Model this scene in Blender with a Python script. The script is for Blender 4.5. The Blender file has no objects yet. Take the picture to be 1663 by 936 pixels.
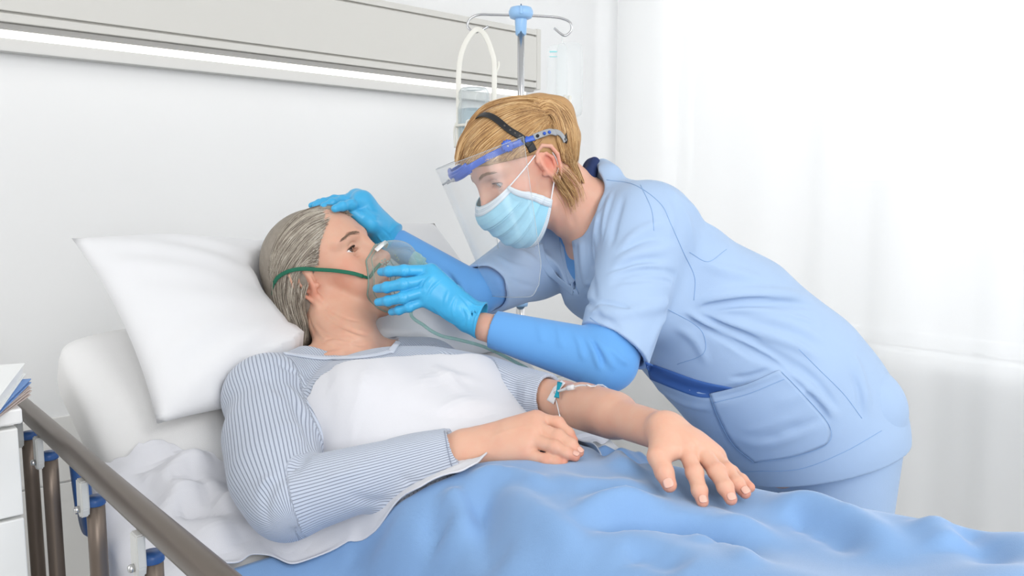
import bpy, bmesh, math, random
import numpy as np
from mathutils import Vector, Matrix, Quaternion
random.seed(7); RNG = np.random.default_rng(7)
D = bpy.data; SC = bpy.context.scene; COL = SC.collection
F32 = np.float32
# ------------------------------------------------------------------ camera
ZC = 1.30; PITCH = math.radians(6.5); FPX = 1300.0
cam_d = D.cameras.new('camera'); cam = D.objects.new('camera', cam_d); COL.objects.link(cam)
cam_d.sensor_width = 36; cam_d.lens = 36 * FPX / 1663; cam_d.clip_start = .02; cam_d.clip_end = 60
cam.location = (0, 0, ZC); cam.rotation_euler = (math.pi / 2 - PITCH, 0, 0); SC.camera = cam
SC.view_settings.view_transform = 'Standard'; SC.view_settings.look = 'None'
SC.view_settings.gamma = 1; SC.view_settings.use_curve_mapping = False
SC.cycles.transparent_max_bounces = 40
SC.view_settings.exposure = 0.24
# ------------------------------------------------------------------ world and lamps
W = D.worlds.new('world'); SC.world = W; W.use_nodes = True
W.node_tree.nodes['Background'].inputs[0].default_value = (.97, .985, 1, 1)
W.node_tree.nodes['Background'].inputs[1].default_value = 0.72
def lamp(name, kind, loc, target, energy, size=1, size_y=None, color=(1, 1, 1)):
    l = D.lights.new(name, kind); o = D.objects.new(name, l); COL.objects.link(o)
    o.location = loc; d = Vector(target) - Vector(loc)
    o.rotation_euler = d.to_track_quat('-Z', 'Y').to_euler(); l.energy = energy; l.color = color
    if kind == 'AREA':
        l.shape = 'RECTANGLE'; l.size = size; l.size_y = size_y or size
    return o
lamp('key_softbox', 'AREA', (1.5, -.5, 2.75), (.1, 1.6, .9), 18, 1.0, 1.0)
lamp('fill_softbox', 'AREA', (-2.3, .1, 2.0), (.6, 1.7, .6), 15, 1.8, 1.8)  # unseen fill lamp, added to brighten the near side and window wall
lamp('curtain_fill_softbox', 'AREA', (.75, -1.1, 1.7), (2.3, 1.3, .55), 33, 1.2, 1.2)  # unseen lamp added to lift the lower curtain
# ------------------------------------------------------------------ frames
CAMP = np.array([0, 0, ZC]); CR = np.array([1., 0, 0])
CU = np.array([0, math.sin(PITCH), math.cos(PITCH)]); CF = np.array([0, math.cos(PITCH), -math.sin(PITCH)])
def raydir(px, py):
    px = np.asarray(px, float); py = np.asarray(py, float)
    return CR * ((px - 831.5) / FPX)[..., None] - CU * ((py - 468) / FPX)[..., None] + CF
def P(px, py, d): return CAMP + raydir(px, py) * np.asarray(d, float)[..., None]
WD = np.array([math.sin(math.radians(48)), math.cos(math.radians(48)), 0])     # along the headwall
HD = np.array([-math.sin(math.radians(42)), math.cos(math.radians(42)), 0])    # towards the headwall
HO = np.array([-.36, 1.57, ZC]); ZA = np.array([0, 0, 1.])
def B(u, v, dz): return HO + WD * u + HD * v + ZA * dz            # bed frame, heights from camera level
RB = Matrix((WD, HD, ZA)).transposed()                             # rotation of the bed frame
def nrm(v): v = np.asarray(v, float); return v / np.linalg.norm(v)
# ------------------------------------------------------------------ materials
def mat(name, col, rough=.5, spec=.4, var=0.0, vscale=8, bump=0.0, bscale=200, sheen=0, sss=0, metal=0,
        trans=0, alpha=1, col2=None, emit=0, coat=0, ior=1.45):
    m = D.materials.new(name); m.use_nodes = True; nt = m.node_tree; N = nt.nodes; L = nt.links
    b = N['Principled BSDF']; b.inputs['Base Color'].default_value = (*col, 1)
    b.inputs['Roughness'].default_value = rough; b.inputs['Specular IOR Level'].default_value = spec
    b.inputs['Metallic'].default_value = metal; b.inputs['IOR'].default_value = ior
    if sheen: b.inputs['Sheen Weight'].default_value = sheen; b.inputs['Sheen Roughness'].default_value = .4
    if sss:
        b.inputs['Subsurface Weight'].default_value = sss; b.inputs['Subsurface Radius'].default_value = (1, .35, .2)
        b.inputs['Subsurface Scale'].default_value = .008
    if trans: b.inputs['Transmission Weight'].default_value = trans
    if alpha < 1: b.inputs['Alpha'].default_value = alpha
    if coat: b.inputs['Coat Weight'].default_value = coat
    if emit: b.inputs['Emission Color'].default_value = (*col, 1); b.inputs['Emission Strength'].default_value = emit
    tc = N.new('ShaderNodeTexCoord')
    if var or col2:
        n = N.new('ShaderNodeTexNoise'); n.inputs['Scale'].default_value = vscale; n.inputs['Detail'].default_value = 4
        L.new(tc.outputs['Object'], n.inputs['Vector'])
        r = N.new('ShaderNodeValToRGB'); r.color_ramp.elements[0].position = .3; r.color_ramp.elements[1].position = .7
        c2 = col2 or tuple(min(1, c * (1 + var)) for c in col); c1 = col if col2 else tuple(c * (1 - var) for c in col)
        r.color_ramp.elements[0].color = (*c1, 1); r.color_ramp.elements[1].color = (*c2, 1)
        L.new(n.outputs['Fac'], r.inputs[0]); L.new(r.outputs[0], b.inputs['Base Color'])
    if bump:
        n = N.new('ShaderNodeTexNoise'); n.inputs['Scale'].default_value = bscale; n.inputs['Detail'].default_value = 3
        L.new(tc.outputs['Object'], n.inputs['Vector'])
        bp = N.new('ShaderNodeBump'); bp.inputs['Strength'].default_value = bump; bp.inputs['Distance'].default_value = .001
        L.new(n.outputs['Fac'], bp.inputs['Height']); L.new(bp.outputs[0], b.inputs['Normal'])
    return m
# ------------------------------------------------------------------ object helpers
def link(name, data, parent=None, m=None):
    o = D.objects.new(name, data); COL.objects.link(o)
    if parent is not None: o.parent = parent; o.matrix_parent_inverse = parent.matrix_world.inverted()
    if m is not None and hasattr(data, 'materials'): data.materials.append(m)
    return o
def thing(name, label, cat, loc, group=None):
    o = D.objects.new(name, None); COL.objects.link(o); o.location = [float(x) for x in loc]
    o.empty_display_size = .05; o.matrix_world = Matrix.Translation(o.location)
    return tag(o, label, cat, group)
def tag(o, label=None, cat=None, group=None, kind=None):
    if label: o['label'] = label
    if cat: o['category'] = cat
    if group: o['group'] = group
    if kind: o['kind'] = kind
    return o
def mesh(name, v, f, m=None, parent=None, smooth=True, attrs=None):
    me = D.meshes.new(name); v = np.asarray(v, F32)
    if isinstance(f, np.ndarray):
        n, k = f.shape
        me.vertices.add(len(v)); me.vertices.foreach_set('co', v.ravel())
        me.loops.add(n * k); me.loops.foreach_set('vertex_index', f.ravel().astype(np.int32))
        me.polygons.add(n); me.polygons.foreach_set('loop_start', np.arange(0, n * k, k, dtype=np.int32))
        me.update(calc_edges=True); me.validate()
    else:
        me.from_pydata([tuple(map(float, p)) for p in v], [], f); me.update()
    if smooth: me.polygons.foreach_set('use_smooth', np.ones(len(me.polygons), bool))
    for k_, a in (attrs or {}).items():
        a = np.asarray(a, F32)
        if a.ndim == 1:
            at = me.attributes.new(k_, 'FLOAT', 'POINT'); at.data.foreach_set('value', a)
        else:
            at = me.attributes.new(k_, 'FLOAT_VECTOR', 'POINT'); at.data.foreach_set('vector', a.ravel())
    return link(name, me, parent, m)
def bm_obj(name, bm, m=None, parent=None, smooth=False):
    me = D.meshes.new(name); bm.normal_update(); bm.to_mesh(me); bm.free()
    if smooth: me.polygons.foreach_set('use_smooth', np.ones(len(me.polygons), bool))
    return link(name, me, parent, m)
def box(name, c, size, m, parent=None, bevel=.003, R=RB, seg=2, smooth=False):
    bm = bmesh.new(); bmesh.ops.create_cube(bm, size=1)
    for v in bm.verts: v.co = Vector((v.co.x * size[0], v.co.y * size[1], v.co.z * size[2]))
    if bevel: bmesh.ops.bevel(bm, geom=bm.edges[:], offset=bevel, segments=seg, profile=.5, affect='EDGES')
    c = Vector([float(x) for x in c])
    for v in bm.verts: v.co = (R @ v.co if R is not None else v.co) + c
    return bm_obj(name, bm, m, parent, smooth)
def smoothline(pts, n=8):
    """Catmull-Rom through the points"""
    p = np.asarray(pts, float)
    if len(p) < 3:
        t = np.linspace(0, 1, n + 1)[:, None]; return p[0] * (1 - t) + p[-1] * t
    q = np.vstack([2 * p[0] - p[1], p, 2 * p[-1] - p[-2]]); out = []
    for i in range(1, len(q) - 2):
        t = np.linspace(0, 1, n, endpoint=False)[:, None]
        a, b, c, d = q[i - 1], q[i], q[i + 1], q[i + 2]
        out.append(.5 * (2 * b + (c - a) * t + (2 * a - 5 * b + 4 * c - d) * t ** 2 + (3 * b - a - 3 * c + d) * t ** 3))
    return np.vstack(out + [p[-1:]])
def frames_along(p):
    T = np.gradient(p, axis=0); T /= np.linalg.norm(T, axis=1)[:, None] + 1e-12
    n = np.cross(T[0], [0, 0, 1.]); n = np.cross(T[0], [0, 1., 0]) if np.linalg.norm(n) < .1 else n
    n = nrm(n); Ns = []
    for t in T:
        n = n - t * np.dot(n, t); n = n / (np.linalg.norm(n) + 1e-12); Ns.append(n)
    Ns = np.array(Ns); return T, Ns, np.cross(T, Ns)
def tube_data(pts, r, res=10, n=8, raw=False, flat=None, fn=None, cap=True):
    p = np.asarray(pts, float) if raw else smoothline(pts, n)
    K = len(p); r = np.asarray(r, float)
    rr = np.full(K, float(r)) if r.ndim == 0 else np.interp(np.linspace(0, 1, K), np.linspace(0, 1, len(r)), r)
    T, Nn, Bb = frames_along(p)
    if fn is not None:      # fixed normal for flat bands
        Nn = np.asarray(fn, float) * np.ones((K, 1)); Nn = Nn - T * (Nn * T).sum(1)[:, None]; Nn /= np.linalg.norm(Nn, axis=1)[:, None]; Bb = np.cross(T, Nn)
    a = np.linspace(0, 2 * math.pi, res, endpoint=False)
    fl = 1 if flat is None else flat
    ca, sa = np.cos(a), np.sin(a)
    if flat is not None:
        ca = np.sign(ca) * np.abs(ca) ** .5; sa = np.sign(sa) * np.abs(sa) ** .5
    V = p[:, None] + (Nn[:, None] * (ca * fl)[None, :, None] + Bb[:, None] * sa[None, :, None]) * rr[:, None, None]
    i = np.arange(K - 1)[:, None] * res; j = np.arange(res)[None]; j2 = (j + 1) % res
    F = np.stack([i + j, i + j2, i + res + j2, i + res + j], -1).reshape(-1, 4)
    V = V.reshape(-1, 3); F = [tuple(map(int, x)) for x in F]
    if cap: F += [tuple(range(res))[::-1], tuple(range((K - 1) * res, K * res))]
    return V, F
def tube(name, pts, r, m, parent=None, **k):
    V, F = tube_data(pts, r, **k); return mesh(name, V, F, m, parent)
def merged(name, parts, m, parent=None, smooth=True):
    V, F, o = [], [], 0
    for v, f in parts:
        V.append(np.asarray(v)); F += [tuple(int(i) + o for i in q) for q in f]; o += len(v)
    return mesh(name, np.vstack(V), F, m, parent, smooth)
def lathe_data(prof, axis_p, axis_d, res=24, cap=True):
    ax = nrm(axis_d); x = nrm(np.cross(ax, [0, 1, 0] if abs(ax[1]) < .9 else [1, 0, 0])); y = np.cross(ax, x)
    a = np.linspace(0, 2 * math.pi, res, endpoint=False); V = []
    for r, h in prof: V.append(np.asarray(axis_p) + ax * h + r * (np.cos(a)[:, None] * x + np.sin(a)[:, None] * y))
    K = len(prof); V = np.vstack(V); F = []
    for i in range(K - 1):
        for j in range(res): F.append((i * res + j, i * res + (j + 1) % res, (i + 1) * res + (j + 1) % res, (i + 1) * res + j))
    if cap: F += [tuple(range(res))[::-1], tuple(range((K - 1) * res, K * res))]
    return V, F
def lathe(name, prof, p, d, m, parent=None, res=24, cap=True, smooth=True):
    V, F = lathe_data(prof, p, d, res, cap); return mesh(name, V, F, m, parent, smooth)
def sphere_data(c, r, seg=20, ring=12, R=None):
    th = np.linspace(0, math.pi, ring + 1)[1:-1]; ph = np.linspace(0, 2 * math.pi, seg, endpoint=False)
    V = [[0, 0, 1.]]
    for t in th: V += [[math.sin(t) * math.cos(p), math.sin(t) * math.sin(p), math.cos(t)] for p in ph]
    V += [[0, 0, -1.]]; V = np.array(V) * np.asarray(r, float); V = V if R is None else V @ np.asarray(R).T
    F = [(0, 1 + j, 1 + (j + 1) % seg) for j in range(seg)]
    for i in range(ring - 2):
        for j in range(seg): a = 1 + i * seg; F.append((a + j, a + seg + j, a + seg + (j + 1) % seg, a + (j + 1) % seg))
    a = 1 + (ring - 2) * seg; F += [(a + (j + 1) % seg, a + j, len(V) - 1) for j in range(seg)]
    return V + np.asarray(c), F
def grid_faces(n, m_):
    i = np.arange(n - 1)[:, None] * m_; j = np.arange(m_ - 1)[None]
    return np.stack([i + j, i + j + 1, i + m_ + j + 1, i + m_ + j], -1).reshape(-1, 4)
def shell(name, G, th, m, parent=None, attrs=None, nrmls=None, flip=False):
    """closed sheet of thickness th from a grid of points G (n,m,3)"""
    n, k = G.shape[:2]
    if nrmls is None:
        du = np.gradient(G, axis=0); dv = np.gradient(G, axis=1); N = np.cross(du, dv); N /= np.linalg.norm(N, axis=2)[..., None] + 1e-12
        if flip: N = -N
    else: N = nrmls
    T = (G + N * th / 2).reshape(-1, 3); Bm = (G - N * th / 2).reshape(-1, 3); f = grid_faces(n, k); o = n * k
    fs = [f[:, ::-1], f + o] if not flip else [f, f[:, ::-1] + o]
    loop = list(range(k)) + [i * k + k - 1 for i in range(1, n)] + [(n - 1) * k + j for j in range(k - 2, -1, -1)] + [i * k for i in range(n - 2, 0, -1)]
    a = np.array(loop); b = np.roll(a, -1); side = np.stack([a, b, b + o, a + o], 1)
    if flip: side = side[:, ::-1]
    at = {q: np.concatenate([np.asarray(w).reshape(n * k, *np.shape(w)[2:])] * 2) for q, w in (attrs or {}).items()}
    F = np.vstack(fs + [side if not flip else side])
    return mesh(name, np.vstack([T, Bm]), F, m, parent, attrs=at)
# ------------------------------------------------------------------ implicit surfaces
def smin(a, b, k):
    if k <= 0: return np.minimum(a, b)
    h = np.maximum(k - np.abs(a - b), 0) / k; return np.minimum(a, b) - h * h * k * .25
def smax(a, b, k): return -smin(-a, -b, k)
class Shape:
    def __init__(s): s.items = []
    def add(s, fn, c, R, k=.01, op='u'): s.items.append((fn, np.asarray(c, float), float(R), k, op)); return s
    def cone(s, a, b, ra, rb, k=.01, op='u'):
        a = np.asarray(a, float); b = np.asarray(b, float); ab = b - a; L2 = max(float(ab @ ab), 1e-12)
        a32, ab32 = a.astype(F32), ab.astype(F32)
        def fn(p):
            q = p - a32; t = np.clip((q @ ab32) / F32(L2), 0, 1)
            return np.sqrt(((q - t[:, None] * ab32) ** 2).sum(1)) - (ra + (rb - ra) * t)
        return s.add(fn, (a + b) / 2, math.sqrt(L2) / 2 + max(ra, rb), k, op)
    def chain(s, pts, rad, k=.01, kj=None, op='u'):
        for i in range(len(pts) - 1): s.cone(pts[i], pts[i + 1], rad[i], rad[i + 1], k if i == 0 or kj is None else kj, op)
        return s
    def ball(s, c, r, k=.01, op='u'): return s.cone(c, c, r, r, k, op)
    def ell(s, c, r, R=None, k=.01, op='u'):
        c = np.asarray(c, float); r32 = np.asarray(r, F32); R32 = None if R is None else np.asarray(R, F32); c32 = c.astype(F32)
        def fn(p):
            q = p - c32
            if R32 is not None: q = q @ R32
            k0 = np.sqrt(((q / r32) ** 2).sum(1)); k1 = np.sqrt(((q / r32 ** 2) ** 2).sum(1)) + 1e-9
            return np.where(k0 < .3, -float(min(r)) * (1 - k0), k0 * (k0 - 1) / k1)
        return s.add(fn, c, max(r), k, op)
    def loft(s, st, k=.03):
        """st: list of (centre, lateral axis, half lateral, half front)"""
        for (c0, l0, a0, b0), (c1, l1, a1, b1) in zip(st[:-1], st[1:]):
            c0 = np.asarray(c0, float); c1 = np.asarray(c1, float); ax = c1 - c0; L = np.linalg.norm(ax); w = ax / L
            l0 = np.asarray(l0, float); l1 = np.asarray(l1, float)
            def fn(p, c0=c0, w=w, L=L, l0=l0, l1=l1, a0=a0, a1=a1, b0=b0, b1=b1):
                q = p - c0.astype(F32); z = q @ w.astype(F32); t = np.clip(z / L, 0, 1)[:, None].astype(F32)
                l = l0 * (1 - t) + l1 * t; l = l - w * (l @ w)[:, None]; l = l / np.linalg.norm(l, axis=1)[:, None]
                q = q - w * (t * L); f = np.cross(np.broadcast_to(w, l.shape), l)
                a = a0 + (a1 - a0) * t[:, 0]; b = b0 + (b1 - b0) * t[:, 0]
                x = (q * l).sum(1); y = (q * f).sum(1); zz = q @ w; m = np.minimum(a, b)
                k0 = np.sqrt((x / a) ** 2 + (y / b) ** 2 + (zz / m) ** 2); k1 = np.sqrt((x / a ** 2) ** 2 + (y / b ** 2) ** 2 + (zz / m ** 2) ** 2) + 1e-9
                return np.where(k0 < .3, -m * (1 - k0), k0 * (k0 - 1) / k1).astype(F32)
            s.add(fn, (c0 + c1) / 2, L / 2 + max(a0, a1, b0, b1), k)
        return s
    def sub(s, shape, M, t, c, R, k=.01, scale=1.0, op='u'):
        """shape given in a local frame: world = t + M @ (local*scale)"""
        M = np.asarray(M, float); t = np.asarray(t, float)
        def fn(p, bc=None, br=None):
            q = ((p - t.astype(F32)) @ M.astype(F32)) / F32(scale)
            if bc is not None: return shape(q, (M.T @ (bc - t)) / scale, br / scale) * scale
            return shape(q) * scale
        fn.nested = True
        return s.add(fn, c, R, k, op)
    def fold(s, pts, w, amp, taper=.35):
        """gaussian ridge (amp>0) or crease (amp<0) along a world polyline"""
        pts = smoothline(pts, 2) if len(pts) < 7 else np.asarray(pts, float); A = pts[:-1].astype(F32); AB = (pts[1:] - pts[:-1]).astype(F32); L2 = (AB ** 2).sum(1) + 1e-12
        n = len(A); c = pts.mean(0); R = np.linalg.norm(pts - c, axis=1).max() + 3 * w
        mid = (pts[:-1] + pts[1:]) / 2; hl_ = np.linalg.norm(pts[1:] - pts[:-1], axis=1) / 2 + 2.6 * w
        def fn(p, bc=None, br=None):
            seg = range(n) if bc is None else np.flatnonzero(np.sqrt(((mid - bc) ** 2).sum(1)) < hl_ + br)
            if not len(seg): return F32(0)
            best = np.full(len(p), 1e9, F32); tt = np.zeros(len(p), F32)
            for i in seg:
                q = p - A[i]; t = np.clip((q @ AB[i]) / L2[i], 0, 1); d = ((q - t[:, None] * AB[i]) ** 2).sum(1)
                m = d < best; best = np.where(m, d, best); tt = np.where(m, (i + t) / n, tt)
            e = np.clip(np.minimum(tt, 1 - tt) / taper, 0, 1); e = e * e * (3 - 2 * e)
            return -amp * e * np.exp(-best / (w * w))
        fn.nested = True
        return s.add(fn, c, R, 0, 'd')
    def __call__(s, p, bc=None, br=None):
        d = np.full(len(p), .25, F32)
        if len(s.items) and bc is None: pass
        for fn, c, R, k, op in s.items:
            if bc is not None:
                g = math.dist(bc, c) - R - br
                if op == 'd':
                    if g > 0: continue
                elif g > k + 2 * br + .012: continue
            v = fn(p, bc, br) if getattr(fn, 'nested', False) else fn(p)
            if op == 'u': d = smin(d, v, k)
            elif op == 's': d = smax(d, -v, k)
            elif op == 'i': d = smax(d, v, k)
            else: d = d + v
        return d.astype(F32)
    def grad(s, p, e=.0015):
        p = np.asarray(p, F32); g = np.stack([s(p + np.eye(3, dtype=F32)[i] * e) - s(p - np.eye(3, dtype=F32)[i] * e) for i in range(3)], 1)
        return g / (np.linalg.norm(g, axis=1)[:, None] + 1e-9)
    def cast(s, px, py, d0=.5, d1=3.2, off=0.0):
        """where the camera ray through a photo pixel meets the surface"""
        px = np.atleast_1d(np.asarray(px, float)); py = np.atleast_1d(np.asarray(py, float)); sh = px.shape
        r = raydir(px.ravel(), py.ravel()); L = np.linalg.norm(r, axis=1); t = np.full(len(r), d0); best = np.full(len(r), 9.); bt = t.copy()
        for _ in range(70):
            v = s((CAMP + r * t[:, None]).astype(F32)) - off
            if ((np.abs(v) < 3e-4) | (t > d1)).all(): break
            m = (v < best) & (t < d1); best = np.where(m, v, best); bt = np.where(m, t, bt)
            t = np.where(np.abs(v) < 3e-4, t, np.minimum(t + v * .8 / L, d1 + .1))
        hit = best < .003
        return (CAMP + r * bt[:, None]).reshape(*sh, 3), hit.reshape(sh)
    def line(s, pts, n=6, off=0.0, **k):
        q = smoothline(pts, n) if len(pts) > 1 else np.asarray(pts, float)
        w, h = s.cast(q[:, 0], q[:, 1], off=off, **k)
        if h.any() and not h.all():
            g = np.flatnonzero(h); dep = (w - CAMP) @ CF; dd = np.interp(np.arange(len(w)), g, dep[g]); w = P(q[:, 0], q[:, 1], dd)
        return w
    def folds(s, spec):
        """spec: (pixel polyline, width, amp) laid on the surface as it is now"""
        Q = [smoothline(p, 3) for p, w, a in spec]; allp = np.vstack(Q); wp, hh = s.cast(allp[:, 0], allp[:, 1]); L = []; o = 0
        for q, (p, w, a) in zip(Q, spec):
            ww, h = wp[o:o + len(q)], hh[o:o + len(q)]; o += len(q)
            if not h.any(): continue
            if not h.all(): g = np.flatnonzero(h); ww = P(q[:, 0], q[:, 1], np.interp(np.arange(len(q)), g, ((ww - CAMP) @ CF)[g]))
            L.append((ww, w, a))
        for p, w, a in L: s.fold(p, w, a)
def nets(f, lo, hi, h, Bk=16):
    lo = np.asarray(lo, float) - 2 * h; hi = np.asarray(hi, float) + 2 * h
    nb = np.ceil((hi - lo) / (h * Bk)).astype(int); half = Bk * h / 2; rad = half * 1.7321
    ii = np.stack(np.meshgrid(*[np.arange(x) for x in nb], indexing='ij'), -1).reshape(-1, 3)
    cen = lo + (ii + .5) * h * Bk
    d = np.concatenate([f(cen[i:i + 20000].astype(F32)) for i in range(0, len(cen), 20000)])
    act = np.flatnonzero(np.abs(d) < rad * 1.15 + .003); NY, NZ = nb[1] * Bk + 2, nb[2] * Bk + 2
    r1 = np.arange(Bk + 1); g = np.stack(np.meshgrid(r1, r1, r1, indexing='ij'), -1).reshape(-1, 3).astype(F32)
    offs = np.array([[a, b, c] for a in (0, 1) for b in (0, 1) for c in (0, 1)]); ids, cor, cc, Q = [], [], [], []
    for bidx in act:
        o = ii[bidx] * Bk; pos = ((lo + o * h).astype(F32) + g * F32(h))
        v = f(pos, cen[bidx], rad).reshape(Bk + 1, Bk + 1, Bk + 1); s = v < 0
        if s.all() or not s.any(): continue
        cnt = sum(s[a:a + Bk, b:b + Bk, c:c + Bk].astype(np.int8) for a, b, c in offs)
        m = np.argwhere((cnt > 0) & (cnt < 8))
        if len(m):
            cor.append(np.stack([v[m[:, 0] + a, m[:, 1] + b, m[:, 2] + c] for a, b, c in offs], 1)); cc.append(m + o)
        for ax in range(3):
            s0 = s[:Bk, :Bk, :Bk]; s1 = [s[1:, :Bk, :Bk], s[:Bk, 1:, :Bk], s[:Bk, :Bk, 1:]][ax]
            e = np.argwhere(s0 != s1)
            if not len(e): continue
            sg = s0[e[:, 0], e[:, 1], e[:, 2]]; e = e + o; u, w = (ax + 1) % 3, (ax + 2) % 3
            U = np.zeros(3, int); U[u] = 1; Wv = np.zeros(3, int); Wv[w] = 1
            q = np.stack([e, e - U, e - U - Wv, e - Wv], 1); q[~sg] = q[~sg][:, ::-1]; Q.append(q)
    cc = np.vstack(cc); cor = np.vstack(cor); Q = np.vstack(Q)
    key = (cc[:, 0] * NY + cc[:, 1]) * NZ + cc[:, 2]; od = np.argsort(key); key = key[od]; cc = cc[od]; cor = cor[od]
    acc = np.zeros((len(cc), 3)); n = np.zeros(len(cc))
    for a in range(8):
        for b in range(a + 1, 8):
            if np.abs(offs[a] - offs[b]).sum() != 1: continue
            va, vb = cor[:, a], cor[:, b]; m = (va < 0) != (vb < 0); t = np.where(m, va / np.where(m, va - vb, 1), 0)
            acc += m[:, None] * (offs[a] + (offs[b] - offs[a]) * t[:, None]); n += m
    V = lo + (cc + acc / n[:, None]) * h
    qk = (Q[..., 0] * NY + Q[..., 1]) * NZ + Q[..., 2]; ix = np.clip(np.searchsorted(key, qk), 0, len(key) - 1); ok = (key[ix] == qk).all(1)
    return V.astype(F32), ix[ok]
def sdf_obj(name, f, lo, hi, h, m, parent=None, attrs=None, clip=None, fine=None):
    V, Fc = nets(f, lo, hi, h)
    if fine is not None:     # merge vertices on a coarser lattice where cloth or bedding covers the surface
        co = ~fine(V); key = np.floor(V / (h * 4)).astype(np.int64) + 4096; key = (key[:, 0] * 8192 + key[:, 1]) * 8192 + key[:, 2]
        key = np.where(co, key, -1 - np.arange(len(V))); uq, inv = np.unique(key, return_inverse=True); cnt = np.bincount(inv)
        V = np.stack([np.bincount(inv, V[:, k]) / cnt for k in range(3)], 1).astype(F32); Fc = inv[Fc]
        df = np.stack([Fc[:, i] != Fc[:, j] for i, j in ((0, 1), (1, 2), (2, 3), (3, 0), (0, 2), (1, 3))], 1)
        quad = Fc[df.all(1)]; tri = []
        for i, (a, b, c, dd) in enumerate(((0, 1, 2, 3), (1, 2, 3, 0), (2, 3, 0, 1), (3, 0, 1, 2))):
            m_ = (Fc[:, a] == Fc[:, b]) & (Fc[:, b] != Fc[:, c]) & (Fc[:, c] != Fc[:, dd]) & (Fc[:, dd] != Fc[:, a]); tri.append(Fc[m_][:, [b, c, dd]])
        tri = np.vstack(tri); k3 = np.sort(tri, 1); _, fi = np.unique(k3, axis=0, return_index=True); tri = tri[fi]
        fs = [tuple(map(int, q)) for q in quad[:0]]; Fc = quad
        me = D.meshes.new(name); nq, nt_ = len(quad), len(tri); me.vertices.add(len(V)); me.vertices.foreach_set('co', V.ravel()); me.loops.add(nq * 4 + nt_ * 3)
        me.loops.foreach_set('vertex_index', np.r_[quad.ravel(), tri.ravel()].astype(np.int32)); me.polygons.add(nq + nt_)
        me.polygons.foreach_set('loop_start', np.r_[np.arange(nq) * 4, nq * 4 + np.arange(nt_) * 3].astype(np.int32)); me.update(calc_edges=True); me.validate()
        me.polygons.foreach_set('use_smooth', np.ones(len(me.polygons), bool))
        V = np.empty(len(me.vertices) * 3, F32); me.vertices.foreach_get('co', V); V = V.reshape(-1, 3)
        for k, fn in (attrs or {}).items(): me.attributes.new(k, 'FLOAT', 'POINT').data.foreach_set('value', fn(V))
        return link(name, me, parent, m)
    if clip is not None:
        keep = clip(V); fk = keep[Fc].all(1); Fc = Fc[fk]; used = np.zeros(len(V), bool); used[Fc.ravel()] = True
        mp = np.cumsum(used) - 1; V = V[used]; Fc = mp[Fc]
    o = mesh(name, V, Fc, m, parent, attrs={k: fn(V) for k, fn in (attrs or {}).items()})
    return o
def patch(s, corners, n, m_, off, edges=None, rough=None):
    """grid of points over a quad of photo pixels (tl, tr, br, bl) laid on surface s"""
    tl, tr, br, bl = [np.asarray(c, float) for c in corners]
    a = np.linspace(0, 1, n)[:, None, None]; b = np.linspace(0, 1, m_)[None, :, None]
    if edges is None: G = (tl * (1 - b) + tr * b) * (1 - a) + (bl * (1 - b) + br * b) * a
    else:      # four smooth pixel edges: top (tl-tr), right (tr-br), bottom (bl-br), left (tl-bl)
        def rs(e, k):
            e = smoothline(e, 8); L = np.r_[0, np.cumsum(np.linalg.norm(np.diff(e, axis=0), axis=1))]; t = np.linspace(0, L[-1], k)
            return np.stack([np.interp(t, L, e[:, 0]), np.interp(t, L, e[:, 1])], 1)
        T, Rr, Bo, Le = rs(edges[0], m_), rs(edges[1], n), rs(edges[2], m_), rs(edges[3], n)
        G = T[None] * (1 - a) + Bo[None] * a + Le[:, None] * (1 - b) + Rr[:, None] * b - ((T[0] * (1 - b) + T[-1] * b) * (1 - a) + (Bo[0] * (1 - b) + Bo[-1] * b) * a)
    w, h = s.cast(G[..., 0], G[..., 1], off=off)
    dep = (w - CAMP) @ CF
    if not h.all():       # carry the depth of the nearest row/column that met the surface
        for i in range(n):
            g = np.flatnonzero(h[i])
            if len(g): dep[i] = np.interp(np.arange(m_), g, dep[i][g])
        rows = np.flatnonzero(h.any(1))
        for j in range(m_): dep[:, j] = np.interp(np.arange(n), rows, dep[rows, j])
        w = P(G[..., 0], G[..., 1], dep)
    return w, G
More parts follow.
